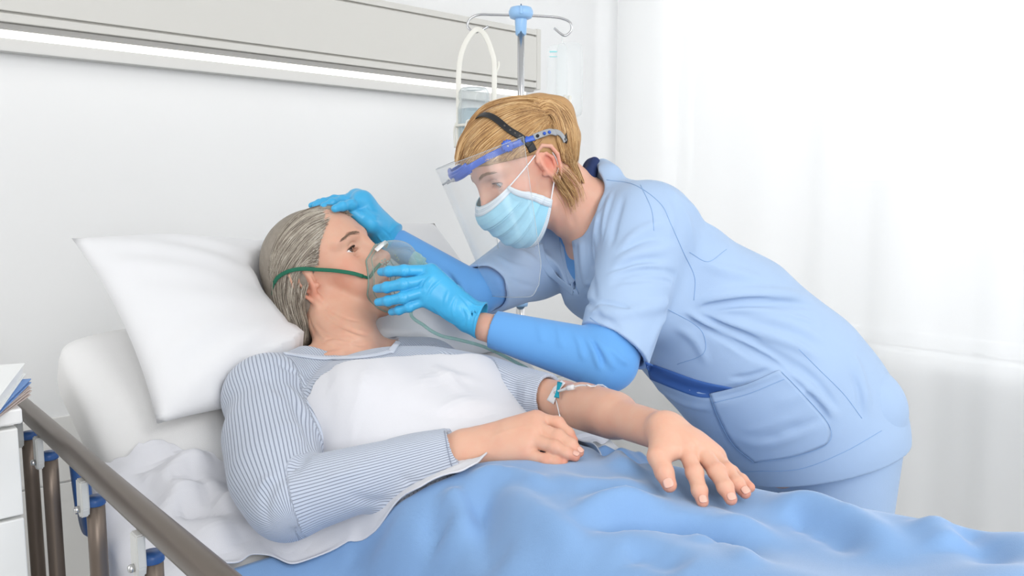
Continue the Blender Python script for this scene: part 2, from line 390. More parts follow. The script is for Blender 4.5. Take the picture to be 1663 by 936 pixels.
# ------------------------------------------------------------------ heads (local: x = person's right, y = forward, z = up, origin between the ear canals)
def head_shape(open_=.0042, lids=.0, age=0.0, gaze=(0, 1, 0), nose=1.0, jaw=1.0, mouth_open=0):
    s = Shape()
    s.ell((0, -.012, .047), (.0745, .091, .0745), k=.0)
    s.ell((0, .026, .036), (.0625, .064, .074), k=.025)
    s.ell((0, .040, -.022), (.050, .0475, .052), k=.025)
    s.ell((0, .030, -.052), (.0465 * jaw, .046, .036), k=.025)
    for q in (-1, 1):
        s.cone((q * .050, .002, -.022), (q * .042 * jaw, .018, -.058), .012, .012, .018)
        s.cone((q * .042 * jaw, .018, -.058), (q * .014, .070, -.087), .012, .012, .018)
        s.ball((q * .041, .060, -.006), .0215, .022)
        s.ell((q * .033, -.014, .004), (.034, .040, .040), k=.02)
        s.cone((q * .012, .084, .043), (q * .046, .066, .045), .010, .010, .014)
        s.ell((q * .034, .066, -.034), (.020 + .004 * age, .020, .026), k=.02)
    s.ball((0, .068, -.087), .0185, .018)
    s.ell((0, .067, -.036), (.033, .0265, .036), k=.014)
    s.ell((0, .022, -.072), (.036, .050, .022), k=.02)
    s.cone((0, -.028, -.015), (0, -.045, -.105), .050, .052, .03)
    for q in (-1, 1):
        s.ball((q * .029, .097, .021), .0145, .016, 's')                      # socket
    # nose
    s.cone((0, .080, .026), (0, .088, -.014), .0125, .013, .012)
    s.cone((0, .088, .034), (0, .106 * 1.0 + .003 * nose, -.008), .0075, .0085, .012)
    s.ball((0, .109 + .003 * nose, -.013), .0102, .008)
    for q in (-1, 1):
        s.ell((q * .0125, .102, -.0175), (.0078, .0105, .0075), k=.006)
        s.ell((q * .0065, .109, -.0255), (.0032, .0065, .0035), k=.002, op='s')
    # mouth
    s.cone((-.019, .084, -.050), (0, .0925, -.0445), .0055, .0072, .008); s.cone((.019, .084, -.050), (0, .0925, -.0445), .0055, .0072, .008)
    s.cone((-.017, .083, -.0545), (0, .0905, -.0575), .0055, .0078, .008); s.cone((.017, .083, -.0545), (0, .0905, -.0575), .0055, .0078, .008)
    s.fold([(-.026, .083, -.0515), (-.012, .0955, -.0505), (0, .0995, -.0508), (.012, .0955, -.0505), (.026, .083, -.0515)], .0022, -.0038, .15)
    s.fold([(-.012, .090, -.072), (0, .095, -.0715), (.012, .090, -.072)], .006, -.0025)
    for q in (-1, 1):
        s.fold([(q * .019, .100, -.020), (q * .027, .090, -.035), (q * .031, .080, -.052), (q * .030, .076, -.062)], .004, -.0012 - .0022 * age)
        # eye: lid ball, opening, lid crease
        e = (q * .031, .0655, .0225)
        s.ell(e, (.0148, .0142, .0138), k=.007)
        def slit(p, e=np.array(e, F32), q=q):
            x = (p[:, 0] - e[0]) * q; z = p[:, 2] - e[2] - .05 * x + lids; y = p[:, 1] - e[1]
            w = np.clip(1 - (x / .0148) ** 2, 0, 1); up = open_ * w ** .8; lo_ = open_ * .82 * w ** .9
            v = np.where(z > 0, z - up, -z - lo_); v = np.where(np.abs(x) > .0148, np.maximum(v, (np.abs(x) - .0148) + .0005), v)
            return np.maximum(v, .004 - y).astype(F32)
        s.add(slit, (e[0], e[1] + .006, e[2]), .0185, .0012, 's')
        s.fold([(q * .0165, .083, .0270), (q * .024, .0835, .0335 - lids * .3), (q * .033, .081, .0345 - lids * .3), (q * .043, .073, .0285), (q * .048, .067, .024)], .0016, -.0022, .3)
        s.fold([(q * .018, .080, .015), (q * .028, .081, .0105), (q * .040, .075, .011), (q * .046, .069, .016)], .0026, -.0014 - .001 * age, .3)
        if age:
            for a_ in (-1, 0, 1): s.fold([(q * .047, .066, .022 + a_ * .003), (q * .053, .058, .020 + a_ * .008)], .0014, -.0009)
        # ear
        a = .0
        E = lambda y, z, o: (q * (.0700 + o * .85), y * 1.15 - .001, z * 1.18 - .002)
        s.ell((q * .0715, -.007, .005), (.0068, .0185, .0315), R=ear_R(q), k=.006)
        s.ell((q * .0802, -.0065, .006), (.0058, .0120, .0210), R=ear_R(q), k=.004, op='s')
        hel = [E(.008, .004, .002), E(.010, .018, .006), E(.004, .030, .009), E(-.008, .034, .013), E(-.019, .026, .016), E(-.022, .010, .015), E(-.017, -.008, .010), E(-.010, -.019, .006)]
        s.chain(hel, [.0022, .0028, .0032, .0034, .0034, .0032, .0030, .0034], .003, .002)
        s.chain([E(.001, .021, .005), E(-.009, .021, .008), E(-.0145, .010, .009), E(-.012, -.004, .006), E(-.004, -.010, .003)], [.002, .0028, .003, .003, .0028], .0035, .002)
        s.ball(E(.009, -.004, .003), .0045, .005)
        s.ell(E(-.002, -.021, .003), (.0042, .0075, .0085), k=.005)
    return s
def ear_R(q):
    a = math.radians(26) * q      # back edge stands off the skull
    return np.array([[math.cos(a), math.sin(a), 0], [-math.sin(a), math.cos(a), 0], [0, 0, 1.]])
def eye_mat(name, iris, iris2):
    m = mat(name, (.8, .74, .70), rough=.08, spec=.6); N = m.node_tree.nodes; L = m.node_tree.links; b = N['Principled BSDF']
    tc = N.new('ShaderNodeTexCoord'); sx = N.new('ShaderNodeSeparateXYZ'); L.new(tc.outputs['Object'], sx.inputs[0])
    cx = N.new('ShaderNodeCombineXYZ'); L.new(sx.outputs[0], cx.inputs[0]); L.new(sx.outputs[2], cx.inputs[2])
    ln = N.new('ShaderNodeVectorMath'); ln.operation = 'LENGTH'; L.new(cx.outputs[0], ln.inputs[0])
    r = N.new('ShaderNodeValToRGB'); el = r.color_ramp.elements; s = 1 / .012
    el[0].position = 0; el[0].color = (.004, .004, .004, 1); el[1].position = 1; el[1].color = (.68, .52, .48, 1)
    for p, c in ((.0023 * s, (.004, .004, .004)), (.0026 * s, iris2), (.0048 * s, iris), (.0056 * s, tuple(x * .25 for x in iris)), (.0062 * s, (.74, .70, .68)), (.009 * s, (.74, .66, .63))):
        e = el.new(p); e.color = (*c, 1)
    mu = N.new('ShaderNodeMath'); mu.operation = 'MULTIPLY'; mu.inputs[1].default_value = s; L.new(ln.outputs['Value'], mu.inputs[0])
    # only the front half carries the iris
    gt = N.new('ShaderNodeMath'); gt.operation = 'LESS_THAN'; gt.inputs[1].default_value = 0; L.new(sx.outputs[1], gt.inputs[0])
    ad = N.new('ShaderNodeMath'); ad.operation = 'ADD'; L.new(mu.outputs[0], ad.inputs[0]); L.new(gt.outputs[0], ad.inputs[1])
    L.new(ad.outputs[0], r.inputs[0]); L.new(r.outputs[0], b.inputs['Base Color']); b.inputs['Coat Weight'].default_value = 1; b.inputs['Coat Roughness'].default_value = .02
    return m
class Head:
    def __init__(s, origin, fwd, up, scale=1.0, **k):
        s.f = nrm(fwd); up = np.asarray(up, float); s.u = nrm(up - s.f * (up @ s.f)); s.r = np.cross(s.f, s.u)
        s.M = np.stack([s.r, s.f, s.u], 1); s.o = np.asarray(origin, float); s.sc = scale; s.shape = head_shape(**k)
    def w(s, p): return s.o + (np.asarray(p, float) * s.sc) @ s.M.T
    def wd(s, p): return np.asarray(p, float) @ s.M.T
    def loc(s, p): return ((np.asarray(p, float) - s.o) @ s.M) / s.sc
    def into(s, body, k=.03): body.sub(s.shape, s.M, s.o, s.w((0, .0, 0)), .165 * s.sc, k, s.sc)
    def eye(s, q, m, parent, gaze):
        V, F = sphere_data((0, 0, 0), .0122 * s.sc, 32, 20)
        V2, F2 = sphere_data((0, .0048 * s.sc, 0), .0080 * s.sc, 24, 16)
        o = merged('eye', [(V, F), (V2, F2)], m, None)
        g = nrm(s.wd(gaze)); r = nrm(np.cross(g, s.u)); u = np.cross(r, g); c = s.w((q * .031, .0655, .0225))
        Mw = Matrix([[r[0], g[0], u[0], c[0]], [r[1], g[1], u[1], c[1]], [r[2], g[2], u[2], c[2]], [0, 0, 0, 1]])
        o.parent = parent; o.matrix_parent_inverse = parent.matrix_world.inverted(); o.matrix_world = Mw; return o
def strands(name, curves, rad, m, parent=None, kind='stuff'):
    """curves: list of (k,3) point arrays -> one hair curves object"""
    h = D.hair_curves.new(name); h.add_curves([len(c) for c in curves]); p = np.vstack(curves).astype(F32)
    h.attributes['position'].data.foreach_set('vector', p.ravel())
    if np.ndim(rad) == 0: rr = np.concatenate([rad * np.linspace(1, .45, len(c)) for c in curves])
    else: rr = np.concatenate([r * np.linspace(1, .45, len(c)) for r, c in zip(rad, curves)])
    h.points.foreach_set('radius', rr.astype(F32))
    o = link(name, h, parent, m)
    if kind: o['kind'] = kind
    return o
def hair_mat(name, cols, rough=.35, vs=30):
    """strand colour varies from strand to strand by position"""
    m = D.materials.new(name); m.use_nodes = True; N = m.node_tree.nodes; L = m.node_tree.links; b = N['Principled BSDF']
    at = N.new('ShaderNodeAttribute'); at.attribute_name = 'tone'
    hi = N.new('ShaderNodeHairInfo'); tc = N.new('ShaderNodeTexCoord'); n = N.new('ShaderNodeTexNoise'); n.inputs['Scale'].default_value = vs; n.inputs['Detail'].default_value = 2
    L.new(tc.outputs['Object'], n.inputs['Vector'])
    a = N.new('ShaderNodeMath'); a.operation = 'MULTIPLY_ADD'; a.inputs[1].default_value = .62; L.new(hi.outputs['Random'], a.inputs[0])
    b2 = N.new('ShaderNodeMath'); b2.operation = 'MULTIPLY'; b2.inputs[1].default_value = .38; L.new(n.outputs['Fac'], b2.inputs[0]); L.new(b2.outputs[0], a.inputs[2])
    r = N.new('ShaderNodeValToRGB'); el = r.color_ramp.elements
    el[0].position = .12; el[0].color = (*cols[0], 1); el[1].position = .9; el[1].color = (*cols[-1], 1)
    for i, c in enumerate(cols[1:-1]): e = el.new(.12 + .78 * (i + 1) / (len(cols) - 1)); e.color = (*c, 1)
    L.new(a.outputs[0], r.inputs[0]); L.new(r.outputs[0], b.inputs['Base Color'])
    b.inputs['Roughness'].default_value = rough; b.inputs['Specular IOR Level'].default_value = .45
    return m
def skin_mat(name, col, red, rough=.45):
    """'blush' attribute 0..1 mixes towards red; fine mottling and pores"""
    m = mat(name, col, rough=rough, spec=.35, sss=.25); N = m.node_tree.nodes; L = m.node_tree.links; b = N['Principled BSDF']
    at = N.new('ShaderNodeAttribute'); at.attribute_name = 'blush'; tc = N.new('ShaderNodeTexCoord')
    n = N.new('ShaderNodeTexNoise'); n.inputs['Scale'].default_value = 45; n.inputs['Detail'].default_value = 5; L.new(tc.outputs['Object'], n.inputs['Vector'])
    s = N.new('ShaderNodeMath'); s.operation = 'MULTIPLY_ADD'; s.inputs[1].default_value = .5; s.inputs[2].default_value = -.18; L.new(n.outputs['Fac'], s.inputs[0])
    a = N.new('ShaderNodeMath'); a.operation = 'ADD'; a.use_clamp = True; L.new(s.outputs[0], a.inputs[0]); L.new(at.outputs['Fac'], a.inputs[1])
    mx = N.new('ShaderNodeMix'); mx.data_type = 'RGBA'; mx.inputs['A'].default_value = (*col, 1); mx.inputs['B'].default_value = (*red, 1)
    L.new(a.outputs[0], mx.inputs['Factor']); L.new(mx.outputs['Result'], b.inputs['Base Color'])
    n2 = N.new('ShaderNodeTexNoise'); n2.inputs['Scale'].default_value = 420; n2.inputs['Detail'].default_value = 3; L.new(tc.outputs['Object'], n2.inputs['Vector'])
    bp = N.new('ShaderNodeBump'); bp.inputs['Strength'].default_value = .22; bp.inputs['Distance'].default_value = .0006
    L.new(n2.outputs['Fac'], bp.inputs['Height']); L.new(bp.outputs[0], b.inputs['Normal'])
    return m
def blobs(V, spec):
    """smooth 0..1 attribute from world balls (centre, radius, strength)"""
    a = np.zeros(len(V), F32)
    for c, r, k in spec: a = np.maximum(a, k * np.exp(-((V - np.asarray(c, F32)) ** 2).sum(1) / (r * r)))
    return a
# ------------------------------------------------------------------ room shell
WV = .98; UV_ = .855; WU = 2.06                     # headwall plane, its unit's front, window wall plane
FL = -ZC
m_wall = mat('wall_paint', (.87, .872, .872), rough=.75, spec=.2, var=.012, vscale=1.5, bump=.06, bscale=160)
m_ceil = mat('ceiling_paint', (.86, .86, .85), rough=.9, bump=.05, bscale=60)
m_floor = mat('floor_vinyl', (.50, .49, .46), rough=.35, var=.05, vscale=3, bump=.03)
m_base = mat('baseboard_vinyl', (.62, .60, .56), rough=.45)
def st(o): o['kind'] = 'structure'; return o
st(box('floor', B(-.6, -.8, FL - .03), (5.6, 3.9, .06), m_floor, bevel=0))
st(box('ceiling', B(-.6, .05, 1.42), (5.6, 2.1, .06), m_ceil, bevel=0))
st(box('wall_back', B(-.6, WV + .05, .05), (5.6, .10, 2.75), m_wall, bevel=0))
# a light-grey protective lining with two seams runs along the lower headwall
m_line = mat('wall_lining', (.80, .79, .77), rough=.5, var=.03, vscale=4)
ln = st(box('trim_1', B(-.6, WV - .004, (FL + .10 - .775) / 2), (5.55, .008, -.775 - FL - .10), m_line, bevel=.002))
ln2 = st(box('trim_2', B(-.6, WV - .004, -.68), (5.55, .008, .18), m_line, bevel=.002))
st(box('baseboard_back', B(-.6, WV - .008, FL + .05), (5.55, .016, .10), m_base, bevel=.003))
# window wall: piers, sill wall and lintel around a wide window
st(box('wall_right', B(WU + .06, -.75, (FL - .52) / 2), (.12, 3.6, -.52 - FL), m_wall, bevel=0))
wr = st(box('trim_3', B(WU + .06, -.75, 1.32), (.12, 3.6, .14), m_wall, bevel=0))
st(box('trim_4', B(WU + .06, .90, .38), (.12, .24, 1.80), m_wall, bevel=0))
st(box('trim_5', B(WU + .06, -2.40, .38), (.12, .30, 1.80), m_wall, bevel=0))
m_frame = mat('window_frame_white', (.85, .86, .86), rough=.35)
m_glass = mat('window_glass', (1, 1, 1), rough=.0, trans=1, ior=1.05)
win = st(D.objects.new('window_1', None)); COL.objects.link(win); win.location = [float(x) for x in B(WU, -.75, .4)]
win.matrix_world = Matrix.Translation(win.location)
for v in (-2.23, -1.25, -.27, .69): box('mullion', B(WU + .05, v, .36), (.05, .05, 1.70), m_frame, win)
for z in (-.495, 1.22): box('frame_rail', B(WU + .05, -.77, z), (.05, 2.95, .05), m_frame, win)
for v in (-1.74, -.76, .21): box('pane', B(WU + .05, v, .36), (.006, .93, 1.68), m_glass, win, bevel=0)
box('window_sill', B(WU - .03, -.77, -.535), (.14, 2.95, .03), m_frame, win)
# sheer curtain
def curtain():
    nu, nz = 360, 26; v = np.linspace(.90, -2.35, nu); z = np.linspace(1.24, FL + .04, nz)
    Vv, Z = np.meshgrid(v, z, indexing='ij'); t = (1.24 - Z) / 2.5
    off = .007 * np.sin(Vv * 2 * np.pi / .30 + 1.3 * np.sin(Vv * 3.1)) + .010 * np.sin(Vv * 2 * np.pi / .61 + .8 + t * .5) + .0012 * np.sin(Vv * 57 + t * 2)
    G = HO + WD * (WU - .16 + off)[..., None] + HD * Vv[..., None] + ZA * Z[..., None]
    m = D.materials.new('sheer_voile'); m.use_nodes = True; N = m.node_tree.nodes; L = m.node_tree.links; N.remove(N['Principled BSDF'])
    df = N.new('ShaderNodeBsdfDiffuse'); df.inputs[0].default_value = (.93, .935, .935, 1)
    tr = N.new('ShaderNodeBsdfTranslucent'); tr.inputs[0].default_value = (.95, .955, .955, 1)
    tp = N.new('ShaderNodeBsdfTransparent'); a = N.new('ShaderNodeMixShader'); a.inputs[0].default_value = .20; b = N.new('ShaderNodeMixShader'); b.inputs[0].default_value = .07
    L.new(df.outputs[0], a.inputs[1]); L.new(tr.outputs[0], a.inputs[2]); L.new(a.outputs[0], b.inputs[1]); L.new(tp.outputs[0], b.inputs[2]); L.new(b.outputs[0], N['Material Output'].inputs[0])
    o = mesh('curtain', G.reshape(-1, 3), grid_faces(nu, nz), m)
    tag(o, 'sheer white floor-length curtain hanging in soft folds before the window', 'curtain')
    rail = tube('curtain_rail', [B(WU - .16, .92, 1.27), B(WU - .16, -2.37, 1.27)], .012, m_frame)
    tag(rail, 'thin white curtain rail running above the sheer curtain', 'curtain rail')
curtain()
lamp('daylight', 'AREA', B(WU + .9, -.8, .9), B(WU - 1, -.6, .0), 55, 3.0, 1.8, (.97, .985, 1))
# ------------------------------------------------------------------ headwall supply unit with light
m_unit = mat('unit_cream_enamel', (.70, .685, .645), rough=.5, spec=.3)
m_unit2 = mat('unit_groove', (.42, .41, .39), rough=.6)
m_light = mat('light_diffuser', (1, .985, .96), emit=1.25)
m_band_shade = mat('band_shade_grey', (.55, .55, .54), rough=.6)
un = thing('headwall_unit', 'long cream wall unit with a bright light strip underneath, high above the bed', 'medical unit', B(-.5, WV - .06, .52))
u0, u1 = -2.6, 1.405; uc = (u0 + u1) / 2; ul = u1 - u0; zt, zb = .632, .412
box('housing', B(uc, (UV_ + WV) / 2 + .006, (zt + zb) / 2), (ul - .05, WV - UV_ - .012, zt - zb), m_unit, un, bevel=.006)
box('front_panel', B(uc, UV_ + .004, (zt + zb) / 2), (ul - .05, .010, zt - zb - .056), m_unit, un, bevel=.002)
box('edge_strip', B(uc, UV_ + .006, zt - .012), (ul - .05, .014, .020), m_unit, un, bevel=.002)
box('edge_strip', B(uc, UV_ + .006, zb + .012), (ul - .05, .014, .020), m_unit, un, bevel=.002)
box('end_cap', B(u1 - .012, (UV_ + WV) / 2, (zt + zb) / 2), (.024, WV - UV_, zt - zb + .006), m_unit, un, bevel=.004)
box('shadow_gap', B(uc, UV_ + .020, zb - .006), (ul - .06, .020, .012), m_unit2, un, bevel=0)
box('light_diffuser', B(uc, UV_ + .058, zb - .012), (ul - .10, .056, .022), m_light, un, bevel=.004)
box('shade_band', B(uc, WV - .022, zb - .026), (ul - .06, .036, .056), m_band_shade, un, bevel=.002)  # grey lip added to paint the shadow band below the light strip
box('gas_outlet_cover', B(-.98, UV_ - .003, .565), (.075, .010, .045), m_unit, un, bevel=.003)
lb = box('outlet_mark', B(-.98, UV_ - .009, .565), (.040, .003, .006), m_unit2, un, bevel=0)
# ------------------------------------------------------------------ bed
m_sheet = mat('white_sheet', (.655, .655, .685), rough=.85, spec=.15, bump=.25, bscale=900, sheen=.2)
m_under = mat('mattress_cover', (.75, .745, .74), rough=.9, spec=.1, bump=.3, bscale=700, var=.015, vscale=5)
m_pillow = mat('pillow_case', (.74, .74, .75), rough=.85, spec=.1, bump=.2, bscale=900, sheen=.2)
m_rail = mat('bronze_rail_metal', (.15, .125, .105), rough=.33, spec=.5, metal=.6)
m_post = mat('bronze_post_metal', (.17, .135, .11), rough=.4, metal=.6)
m_brk = mat('grey_bracket_plastic', (.56, .56, .54), rough=.4)
m_blue = mat('blue_collar_plastic', (.03, .09, .26), rough=.35)
m_steel = mat('steel_bolt', (.6, .6, .6), rough=.25, metal=1)
m_bframe = mat('bed_frame_enamel', (.62, .62, .61), rough=.35)
FLAT, HNG, END, ENDZ = -.62, -.62, .15, -.225
def mattz(v):
    """mattress top, relative to camera level"""
    s = (ENDZ - FLAT) / (END - HNG); x = v - HNG; k = .12
    return FLAT + s * .5 * (x + np.sqrt(x * x + k * k)) - s * .5 * k * .2
bed = thing('hospital_bed', 'hospital bed with raised backrest, white mattress and bronze metal side rail', 'bed', B(0, -.7, FL))
def mattress():
    # closed quilted slab following the backrest, rounded edges
    nv, nr = 90, 64; hw, th = .455, .13; V = []
    vs = np.linspace(-1.72, .165, nv); a = np.linspace(0, 2 * np.pi, nr, endpoint=False)
    ca, sa = np.cos(a), np.sin(a); n = .22
    cx = np.sign(ca) * np.abs(ca) ** n; cz = np.sign(sa) * np.abs(sa) ** (n + .25)
    for i, v in enumerate(vs):
        sl = (mattz(v + .01) - mattz(v - .01)) / .02; nn = nrm([-sl, 1]); z = mattz(v)
        e = min(1, (i + .02) / 2.2, (nv - 1 - i + .02) / 3.0); e = (1 - (1 - e) ** 2) ** .5
        for x, zz in zip(cx * (hw - .045 * (1 - e)), cz):
            h = th / 2 * (zz * (.35 + .65 * e) - 1)
            V.append(B(x, v + nn[0] * h * 1.0, z + nn[1] * h + .004 * math.sin(v * 23 + x * 9)))
    V = np.array(V).reshape(nv, nr, 3); i = np.arange(nv - 1)[:, None] * nr; j = np.arange(nr)[None]; j2 = (j + 1) % nr
    F = [tuple(map(int, q)) for q in np.stack([i + j, i + nr + j, i + nr + j2, i + j2], -1).reshape(-1, 4)] + [tuple(range(nr)), tuple(range((nv - 1) * nr, nv * nr))[::-1]]
    return mesh('mattress', V.reshape(-1, 3), F, m_under, bed)
mattress()
def platform():
    for v0, v1 in ((-1.75, -.64), (-.60, .14)):
        a, b = B(0, v0, mattz(v0) - .155), B(0, v1, mattz(v1) - .155); c = (a + b) / 2; d = b - a; L = np.linalg.norm(d); y = d / L; x = WD; z = np.cross(x, y)
        box('deck_panel', c, (.86, L, .02), m_bframe, bed, R=Matrix((x, y, z)).transposed())
    for u in (-.38, .38): box('frame_rail', B(u, -.78, FLAT - .24), (.05, 1.9, .06), m_bframe, bed)
    for v in (-1.5, -.1): box('cross_member', B(0, v, FLAT - .27), (.80, .06, .05), m_bframe, bed)
    for u in (-.36, .36):
        for v in (-1.62, .02): tube('leg', [B(u, v, FLAT - .25), B(u, v, FL + .07)], .022, m_post, bed); lathe('caster', [(.0, -.012), (.05, -.012), (.055, 0), (.05, .012), (0, .012)], B(u, v, FL + .055), WD, m_blue, bed)
platform()
RU, RZ = -.545, -.312
tube('side_rail', [B(RU, .10, RZ - .02), B(RU, .075, RZ - .002), B(RU, .03, RZ), B(RU, -.5, RZ), B(RU, -1.10, RZ), B(RU, -1.2, RZ - .03)], .0135, m_rail, bed, res=20)
for i, v in enumerate((-.082, -.207, -.425, -.62, -.80, -.98)):
    pc = B(RU, v, RZ); top = RZ - .038
    p = tube('rail_post', [B(RU, v, top), B(RU, v - .0, FLAT - .22)], .0100, m_post, bed, res=16)
    lathe('collar', [(.0103, -.005), (.0112, -.004), (.0112, .002), (.009, .005), (.0, .005)], B(RU, v, top + .002), ZA, m_blue, p, res=20)
    for s in (-1,):
        c = B(RU + s * .0125, v, RZ - .032)
        bm = bmesh.new(); pts = [(-.009, .024), (.009, .024), (.010, -.009), (.007, -.018), (0, -.021), (-.007, -.018), (-.010, -.009)]
        vs = [bm.verts.new([float(t) for t in (c + HD * a + ZA * b + WD * (s * .0045))]) for a, b in pts] + [bm.verts.new([float(t) for t in (c + HD * a + ZA * b - WD * (s * .0045) )]) for a, b in pts]
        n = len(pts); bm.faces.new(vs[:n]); bm.faces.new(vs[n:][::-1])
        for k in range(n): bm.faces.new((vs[k], vs[n + k], vs[n + (k + 1) % n], vs[(k + 1) % n]))
        bmesh.ops.recalc_face_normals(bm, faces=bm.faces[:]); bmesh.ops.bevel(bm, geom=bm.edges[:], offset=.0015, segments=2, affect='EDGES')
        bk = bm_obj('rail_bracket', bm, m_brk, bed)
        lathe('bolt', [(0, -.002), (.0040, -.002), (.0040, .002), (.003, .004), (0, .004)], c + WD * (s * .006) - ZA * .010, WD * s, m_steel, bk, res=16)
box('lower_rail_bar', B(RU, -.5, FLAT - .20), (.02, 1.1, .035), m_post, bed, bevel=.006)
# blue release lever hanging beside the posts
lathe('release_lever', [(0, -.004), (.026, -.004), (.030, 0), (.026, .004), (0, .004)], B(RU + .035, -.225, RZ - .125), WD, m_blue, bed, res=24)
tube('lever_arm', [B(RU + .035, -.225, RZ - .12), B(RU + .035, -.205, RZ - .05)], .012, m_blue, bed)
box('blue_side_strap', B(RU + .03, -.285, RZ - .25), (.006, .022, .22), mat('mid_blue_strap', (.10, .25, .55), rough=.6), bed)
# ------------------------------------------------------------------ pillow
def pillow(name, o, x, y, w, h, t, m, seed=0):
    n, k = 60, 46; z = np.cross(x, y); a = np.linspace(-1, 1, n)[:, None]; b = np.linspace(-1, 1, k)[None]
    pin = 1 - .05 * (1 - np.abs(b) ** 2.2) * np.abs(a) ** 6; pinb = 1 - .07 * (1 - np.abs(a) ** 2.2) * np.abs(b) ** 6
    X = a * w / 2 * pinb ** 0 * (1 - .045 * (1 - b ** 2)) ; Y = b * h / 2 * (1 - .06 * (1 - a ** 2))
    T = t / 2 * ((1 - np.abs(a) ** 3.0).clip(0) ** .55) * ((1 - np.abs(b) ** 3.0).clip(0) ** .55)
    wr = .0035 * np.sin(7 * a + 5 * b + seed) * np.sin(9 * b - 3 * a) * (T / t * 2)
    for (cx, cy, ang, am) in ((-.75, -.7, .8, .006), (-.8, .75, -.8, .005), (.8, -.7, -.7, .005)):
        dd = ((a - cx) * math.sin(ang) - (b - cy) * math.cos(ang)); rr = np.exp(-((a - cx) ** 2 + (b - cy) ** 2) / .25); wr = wr + am * np.cos(dd * 26) * rr * (T / t * 2)
    V = []; fs = []
    for s in (1, -1): V.append(o + x * X[..., None] + y * Y[..., None] + z * (s * T + wr)[..., None])
    V = np.vstack([q.reshape(-1, 3) for q in V]); f = grid_faces(n, k); F = np.vstack([f[:, ::-1], f + n * k])
    me = mesh(name, V, F, m); bm = bmesh.new(); bm.from_mesh(me.data); bmesh.ops.remove_doubles(bm, verts=bm.verts[:], dist=.0006); bmesh.ops.recalc_face_normals(bm, faces=bm.faces[:]); bm.to_mesh(me.data); bm.free()
    me.data.polygons.foreach_set('use_smooth', np.ones(len(me.data.polygons), bool)); return me
PA = P(np.array([128., 268., 740.]), np.array([380., 680., 415.]), np.array([1.40, 1.22, 1.93]))
# ------------------------------------------------------------------ hands
def hand(s, wrist, F, T, sc=1.0, k=.010, wr=.021, grow=0.0, palmk=.014, knob=.0):
    """F: four fingers (index..little) of four world points MCP PIP DIP tip; T: thumb CMC MCP IP tip"""
    g = grow; R = [(.0112, .0098, .0086, .0070), (.0114, .0100, .0088, .0072), (.0108, .0094, .0082, .0068), (.0098, .0082, .0073, .0061)]
    wrist = np.asarray(wrist, float)
    mc = [np.asarray(f[0]) for f in F]; lat = nrm(mc[0] - mc[3])
    for i, f in enumerate(F):       # metacarpals
        base = wrist + lat * (.012, .004, -.004, -.012)[i] * sc
        s.cone(base, f[0], (.0158, .0165, .0160, .0148)[i] * sc + g, (.0128, .0130, .0124, .0114)[i] * sc + g, palmk)
    for i in range(3): s.cone(wrist * .35 + (mc[i] + mc[i + 1]) / 2 * .65, (mc[i] + mc[i + 1]) / 2, .0135 * sc + g, .0112 * sc + g, palmk)
    s.chain(T, [.0165 * sc + g, .0128 * sc + g, .0110 * sc + g, .0088 * sc + g], .012, .004)
    s.cone(np.asarray(T[0]) * .5 + wrist * .5, (np.asarray(T[1]) + mc[0]) / 2, .014 * sc + g, .010 * sc + g, .014)
    for i, f in enumerate(F):
        r = [x * sc + g for x in R[i]]
        s.cone(f[0], f[1], r[0] * .96, r[1] * .97, .0035)
        s.cone(f[1], f[2], r[1], r[2], .0025); s.cone(f[2], f[3], r[2], r[3], .0025)
        for j in (1, 2): s.ball(np.asarray(f[j]), r[j] * 1.045, .004)
        if knob: s.ball(np.asarray(f[0]) + knob * .004, r[0] * 1.02, .008)
def nail(f, up, m, parent, w=.0046, L=.0095, r=.0073):
    """fingernail: a curved plate lying on the back of the last phalanx"""
    a, b = np.asarray(f[2]), np.asarray(f[3]); d = nrm(b - a); n = np.asarray(up, float); n = nrm(n - d * (n @ d)); x = np.cross(d, n)
    u = np.linspace(-1, 1, 9)[:, None]; v = np.linspace(0, 1, 10)[None]
    tip = b + d * (r * .62); wv = w * np.sqrt(np.clip(1 - np.abs((v - .50) / .52) ** 3.2, .10, 1)); ang = u * wv / r * 1.15
    G = (tip - d * L * .95)[None, None] + d * (v * L)[..., None] * np.ones((9, 1, 1)) + x * (np.sin(ang) * r)[..., None] + n * (np.cos(ang) * r * (1 - .10 * v ** 2) + .0004)[..., None]
    o = shell('fingernail', G, .0007, m, parent); return o
def pk(*a): return [P(x, y, d) for x, y, d in a]
